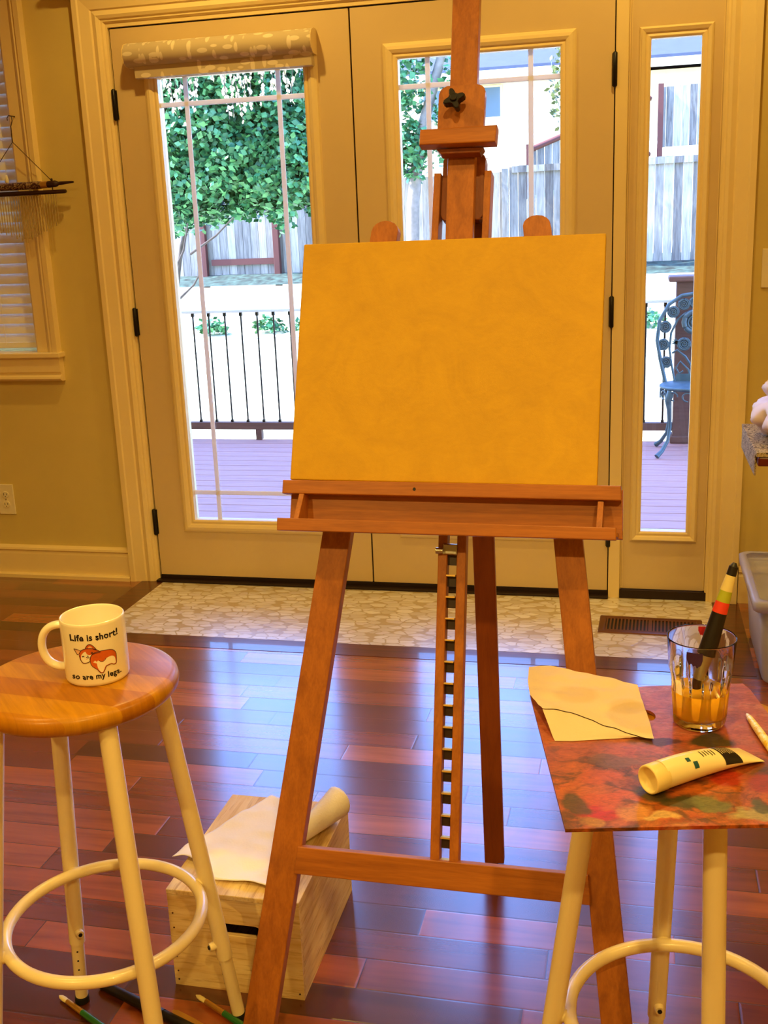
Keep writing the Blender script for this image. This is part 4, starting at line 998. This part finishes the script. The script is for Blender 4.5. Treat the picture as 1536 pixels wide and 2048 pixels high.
# cast metal rose-back chair
CH = Vector((2.17, 3.05, -.1))
ch = empty('garden_chair', CH, R(0), label='verdigris cast metal garden chair with rose openwork back, on the deck outside', cat='chair')
def C3(x, z, y=0): return Vector((x, y, z))
VM = M['verdigris']
BY = .14
hoop = [C3(-.165, .42, BY-.02), C3(-.20, .56, BY), C3(-.222, .68, BY+.02), C3(-.21, .80, BY+.03), C3(-.155, .90, BY+.04), C3(-.08, .95, BY+.05), C3(0, .962, BY+.05), C3(.08, .95, BY+.05), C3(.155, .90, BY+.04), C3(.21, .80, BY+.03), C3(.222, .68, BY+.02), C3(.20, .56, BY), C3(.165, .42, BY-.02)]
m_ = MB(); m_.tube(hoop, .012, 10)
inner = [Vector((p.x*.66, p.y, .42+(p.z-.42)*.80)) for p in hoop]; m_.tube(inner, .007, 8)
m_.build('back_hoop', VM, ch)
def rose(cx, cz, r_, y, nm='rose'):
    m_ = MB(); m_.tube([(cx, y+.008, cz), (cx, y-.004, cz)], [r_, r_*.8], 14)
    sp = [Vector((cx+r_*(.12+.85*k/40)*cos(k*.5), y-.009, cz+r_*(.12+.85*k/40)*sin(k*.5))) for k in range(41)]; m_.tube(sp, r_*.09, 6)
    for k in range(6):
        a = k*pi/3; m_.tube([(cx+r_*.8*cos(a+t_*.9), y-.004, cz+r_*.8*sin(a+t_*.9)) for t_ in (-.5, 0, .5)], r_*.22, 8)
    m_.build(nm, VM, ch)
for p, q in zip(hoop[1:-1], inner[1:-1]):
    mm_ = (p+q)/2; rose(mm_.x, mm_.z, .037, mm_.y)
rose(0, .79, .078, BY+.03); rose(-.06, .655, .042, BY+.02); rose(.06, .655, .042, BY+.02)
m_ = MB()
for s_ in (-1, 1):
    m_.tube([C3(s_*.01, .42, BY-.02), C3(s_*.03, .5, BY-.01), C3(s_*.08, .55, BY), C3(s_*.105, .51, BY), C3(s_*.085, .475, BY), C3(s_*.06, .49, BY)], .006, 8)
    m_.tube([C3(0, .5, BY), C3(s_*.05, .58, BY), C3(s_*.10, .62, BY+.01), C3(s_*.13, .60, BY+.01)], .007, 8)
    for k in range(4):
        a = s_*(.5+.35*k); c0_ = C3(s_*.095, .66, BY+.015); m_.prism([(-.012, 0), (0, .045), (.012, 0)], -.003, .003, lambda x, z, y, a=a, c0_=c0_: c0_+Vector((x*cos(a)+z*sin(a), y, z*cos(a)-x*sin(a))))
m_.tube([C3(0, .42, BY-.02), C3(0, .6, BY), C3(0, .74, BY+.02)], .007, 8)
m_.prism([(-.12, .42), (.12, .42), (.10, .475), (-.10, .475)], -.004, .004, lambda x, z, y: Vector((x, BY-.015+y, z)))
m_.build('back_scrollwork', VM, ch)
m_ = MB(); m_.lathe([(0, .405), (.19, .405), (.205, .412), (.205, .425), (.195, .43), (0, .432)], 40); m_.build('seat', VM, ch)
m_ = MB(); 
for k in range(14):
    a = 2*pi*k/14; c0_ = Vector((.198*cos(a), .198*sin(a), .375)); tdir = Vector((-sin(a), cos(a), 0))
    m_.tube([c0_+tdir*(.03*cos(q*.6))+Vector((0, 0, .026*sin(q*.6))) for q in range(9)], .005, 6)
m_.build('seat_apron', VM, ch)
for s_, t_ in ((-1, -1), (1, -1), (-1, 1), (1, 1)):
    m_ = MB(); D = Vector((s_*.75, t_*.66, 0)).normalized()
    m_.tube([D*.185+Vector((0, 0, .40)), D*.205+Vector((0, 0, .35)), D*.19+Vector((0, 0, .27)), D*.185+Vector((0, 0, .18)), D*.20+Vector((0, 0, .10)), D*.245+Vector((0, 0, .04)), D*.285+Vector((0, 0, .012))], [.024, .022, .013, .011, .011, .013, .016], 10)
    m_.build('leg', VM, ch)

# ground and terraces
b = MB(); prof = [(3.3, -.62), (6, -.5), (9, -.3), (12, -.08)]
gnd = MB(); gnd.grid(1, 3, lambda i, j: Vector((-30+60*i, prof[round(j*3)][0], prof[round(j*3)][1])), False); struct(gnd.build('ground_lawn', M['lawn'], norm=False))
struct(MB().box(-30, 30, 12, 12.3, -.5, .20, .01).build('retaining_wall', M['block']))
struct(MB().box(-30, 30, 13.05, 13.25, -.2, .50, .01).build('retaining_wall', M['block']))
gnd = MB(); gnd.grid(60, 12, lambda i, j: Vector((-30+60*i, 12.3+.75*j, .14+.05*noise.noise(Vector((i*90, j*2, 0))))), False); struct(gnd.build('planting_bed', M['gravel'], norm=False))
gnd = MB(); gnd.grid(120, 12, lambda i, j: Vector((-30+60*i, 13.2+1.4*j, min(.52+.26*j, .80)+.06*noise.noise(Vector((i*120, j*5, 0))))), False); struct(gnd.build('mulch_bank', M['soil'], norm=False))
gnd = MB(); gnd.grid(40, 10, lambda i, j: Vector((-40+80*i, 14.4+20*j, .70+min(2.2, j*9*1.0)*(1 if i > .35 else i/.35)+.1*noise.noise(Vector((i*30, j*9, 0))))), True); struct(gnd.build('ground_hill', M['lawn'], norm=False))
struct(MB().box(-80, 80, -40, 90, -1.2, -1.1).build('ground', M['lawn']))
# planting clumps in the terrace
def leaves(m_, n, fn, size, droop=0):
    for _ in range(n):
        p, nrm = fn(); a = Vector((random.uniform(-1, 1), random.uniform(-1, 1), random.uniform(-.6, .6)-droop)).normalized()
        c_ = (nrm+Vector((random.gauss(0, .5), random.gauss(0, .5), random.gauss(0, .5)))).normalized(); s_ = a.cross(c_).normalized()
        l_ = size*random.uniform(.7, 1.3); w_ = l_*.34
        v = [m_.bm.verts.new(q) for q in (p, p+a*l_*.5+s_*w_, p+a*l_, p+a*l_*.5-s_*w_)]; m_._f(v)
def ell(c, r_, lump=.25, low=-1):
    def f():
        while True:
            d_ = Vector((random.gauss(0, 1), random.gauss(0, 1), random.gauss(0, 1))).normalized()
            if d_.z >= low: break
        k = (random.random()**.25)*(1+lump*noise.noise(d_*2.6+Vector(c)))
        return Vector(c)+Vector((d_.x*r_[0], d_.y*r_[1], d_.z*r_[2]))*k, d_
    return f
for i in range(16):
    m_ = MB(); cx = -7.5+i*.8+random.uniform(-.2, .2); cc = (cx, 11.55+random.uniform(-.08, .08), -.11)
    m_.bm.verts.ensure_lookup_table(); leaves(m_, 160, ell((0, 0, .05), (.24, .18, .17), .3, -.1), .09)
    o = m_.build('bedding_plant', M['leaf'], loc=cc, norm=False); tag(o, 'low green bedding plant on the garden terrace', 'plant', 'bedding plants on the terrace')
# laurel bush
lb = empty('laurel_bush', (-3.7, 11.0, -.2), label='large rounded glossy green bush hanging over the garden, seen through the left door', cat='bush')
m_ = MB()
for c_, r_, n in (((-.0, 0, 2.95), (1.4, .9, 1.15), 7500), ((.75, -.1, 2.45), (.8, .6, .75), 3500), ((-.5, -.2, 2.6), (.8, .6, .9), 3500), ((.1, -.3, 3.9), (1.3, .8, .7), 3500), ((-1.2, 0, 3.7), (.5, .5, .9), 1500)):
    leaves(m_, int(n*2.2), ell(c_, r_, .6), .105)
m_.build('foliage', M['leaf'], lb, norm=False)
m_ = MB()
m_.tube([(-1.0, 0, -.2), (-1.02, 0, .6), (-.85, 0, 1.4), (-.3, 0, 2.6)], [.035, .03, .03, .025], 10); m_.tube([(-1.0, 0, .9), (-1.25, 0, 1.5), (-1.1, 0, 2.5)], [.022, .02, .016], 8)
m_.build('trunk', M['bark'], lb)
# overhanging pale cedar sprays in front
hs = empty('cedar_branch', (-3.0, 9.0, 3.35), label='pale drooping cedar sprays hanging in front of the green bush', cat='tree branch')
m_ = MB(); m2 = MB(); 
m2.tube([(-2.2, .2, .4), (-1, 0, .25), (.3, 0, .1), (1.3, 0, 0)], [.05, .04, .03, .012], 8)
for i in range(46):
    x = random.uniform(-.8, 1.25); y = random.uniform(-.3, .3); z0_ = random.uniform(-.35, .15); ln = random.uniform(.15, .62)*(1 if abs(x) < .5 else .55)
    p = Vector((x, y, z0_)); q = p+Vector((random.uniform(-.08, .08), 0, -ln)); m2.tube([(x*.98, 0, .12), p, q], .004, 5)
    leaves(m_, 13, lambda: (p.lerp(q, random.random()), Vector((0, -1, 0))), .06, 1.6)
m_.build('foliage', M['needle'], hs, norm=False); m2.build('stems', M['bark'], hs)
# small bare shrub at the left
sh = empty('bare_shrub', (-4.25, 10.0, -.2), label='leafless thin stemmed shrub by the fence, seen through the left door', cat='shrub')
m_ = MB(); m_.tube([(0, 0, 0), (.02, 0, .6), (-.05, 0, 1.0)], [.03, .025, .02], 8)
for a_, b_ in (((-.05, 0, 1.0), (-.3, 0, 1.8)), ((-.05, 0, 1.0), (.25, 0, 1.7)), ((.02, 0, .7), (.4, 0, 1.1)), ((.25, 0, 1.3), (.9, 0, 1.75)), ((-.2, 0, 1.4), (.0, 0, 2.1))): m_.tube([a_, ((a_[0]+b_[0])/2+.05, .02, (a_[2]+b_[2])/2), b_], [.018, .014, .008], 6)
m_.build('branches', M['bark'], sh)
# fences
def fence(name, x0, x1, Y, zb, zt, label, posts=(), rails=(), slope=0, pw=.14, post_mat='rust', front=True):
    rt = empty(name, (x0, Y, 0), label=label, cat='fence')
    m_ = MB(); x = x0
    while x < x1:
        dz = slope*(x-x0); j = random.uniform(-.015, .015)
        m_.box(x-x0+.003, x-x0+pw-.003, .0, .02, zb+dz, zt+dz+j); x += pw
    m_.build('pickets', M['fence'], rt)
    s_ = -1 if front else 1
    for px in posts:
        dz = slope*(px-x0); m_ = MB(); m_.box(px-x0-.05, px-x0+.05, -.10, -.002, zb+dz-.25, zt+dz+.05, .005); m_.build('post', M[post_mat], rt)
    for (ra, rb, rz) in rails:
        m_ = MB(); da, db = slope*(ra-x0), slope*(rb-x0)
        m_.hexa([Vector((ra-x0, -.05, rz+da)), Vector((rb-x0, -.05, rz+db)), Vector((rb-x0, -.002, rz+db)), Vector((ra-x0, -.002, rz+da)), Vector((ra-x0, -.05, rz+.10+da)), Vector((rb-x0, -.05, rz+.10+db)), Vector((rb-x0, -.002, rz+.10+db)), Vector((ra-x0, -.002, rz+.10+da))]); m_.build('rail', M[post_mat], rt)
fence('garden_fence', -12, -2.78, 14, .62, 2.2, 'weathered grey picket fence with rust red posts, behind the big bush', posts=(-9.3, -7.4, -5.42, -4.11), rails=((-5.3, -4.15, .83), (-9.3, -7.4, .83), (-5.3, -4.15, 1.95)))
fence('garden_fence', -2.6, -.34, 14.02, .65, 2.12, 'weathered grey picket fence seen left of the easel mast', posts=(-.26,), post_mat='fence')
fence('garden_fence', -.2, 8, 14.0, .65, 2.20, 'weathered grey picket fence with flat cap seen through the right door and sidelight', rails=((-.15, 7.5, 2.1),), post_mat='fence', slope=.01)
fence('upper_fence', 2.12, 9, 18, 2.60, 3.66, 'grey upper fence on the higher bank, seen at the top of the sidelight', posts=(2.16,), slope=.015)
m_ = MB(); uf = empty('side_fence', (.2, 18, 2.0), label='slanting fence with red rails climbing the bank, behind the right door', cat='fence')
A_, B_ = Vector((-.35, -1.2, .62)), Vector((1.78, 0, 1.5)); n = 16
for k in range(n):
    p = A_.lerp(B_, k/n); q = A_.lerp(B_, (k+.94)/n)
    m_.hexa([Vector((p.x, p.y, p.z-1.1)), Vector((q.x, q.y, q.z-1.1)), Vector((q.x, q.y+.02, q.z-1.1)), Vector((p.x, p.y+.02, p.z-1.1)), p, q, q+Vector((0, .02, 0)), p+Vector((0, .02, 0))])
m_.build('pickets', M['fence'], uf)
for dz in (-.02, -1.0):
    m_ = MB(); m_.tube([A_+Vector((0, -.03, dz)), B_+Vector((0, -.03, dz))], .05, 4); m_.build('rail', M['rust'], uf)
m_ = MB(); m_.box(A_.x-.05, A_.x+.05, A_.y-.08, A_.y, -.6, A_.z+.08); m_.build('post', M['rust'], uf)
# trees
def tree(x, y, z, path, rad, crown, n, size, label, barkm, leafm):
    rt = empty('tree', (x, y, z), label=label, cat='tree'); m_ = MB(); m_.tube(path, rad, 10)
    m_.build('trunk', M[barkm], rt); m_ = MB()
    for c_, r_ in crown: leaves(m_, n, ell(c_, r_, .4), size)
    m_.build('foliage', M[leafm], rt, norm=False); return rt
tree(-1.72, 13.55, .5, [(0, 0, 0), (.05, 0, 1.2), (.2, 0, 2.2), (.55, 0, 3.3), (.9, 0, 4.6)], [.11, .1, .09, .07, .04], [((.0, -.05, 3.2), (.45, .2, .8)), ((.05, -.05, 2.0), (.32, .16, .45)), ((.75, -.05, 2.4), (.3, .16, .8))], 700, .12, 'pale barked leaning tree with green leaves, seen left of the easel mast', 'birch', 'leaf')
tree(.75, 13.55, .5, [(0, 0, 0), (0, 0, 1.5), (.05, 0, 2.8), (-.05, 0, 4.5)], [.12, .1, .09, .05], [((.0, .1, 2.9), (.28, .3, .75)), ((-.1, 0, 3.9), (.35, .3, .5))], 500, .09, 'ivy covered tree trunk with yellow green leaves, seen at the right of the right door', 'bark', 'leaf2')
# neighbour's house
hs_ = empty('neighbour_house', (-1, 27, 2), label='neighbouring house with slate blue roof and cream eaves, beyond the fence', cat='house')
MB().box(-6.5, 7.5, 0, 7, -1.5, 3.05).build('walls', M['siding'], hs_)
m_ = MB(); m_.prism([(-.9, 3.15), (-.9, 3.3), (3.5, 5.6), (7.9, 3.3), (7.9, 3.15)], -7.2, 8.2, lambda y, z, x: Vector((x, y, z))); m_.build('roof', M['roof'], hs_)
m_ = MB(); m_.box(-7.25, 8.25, -.95, -.88, 3.02, 3.22); m_.build('gutter', M['gravel'], hs_)
for wx in (-2.6, -1.3, 2.5): 
    f_ = MB().box(wx-.45, wx+.45, -.04, 0, 2.1, 2.95).build('window', M['paint'], hs_); MB().box(wx-.4, wx+.4, -.06, -.03, 2.15, 2.9).build('pane', M['house_glass'], f_)
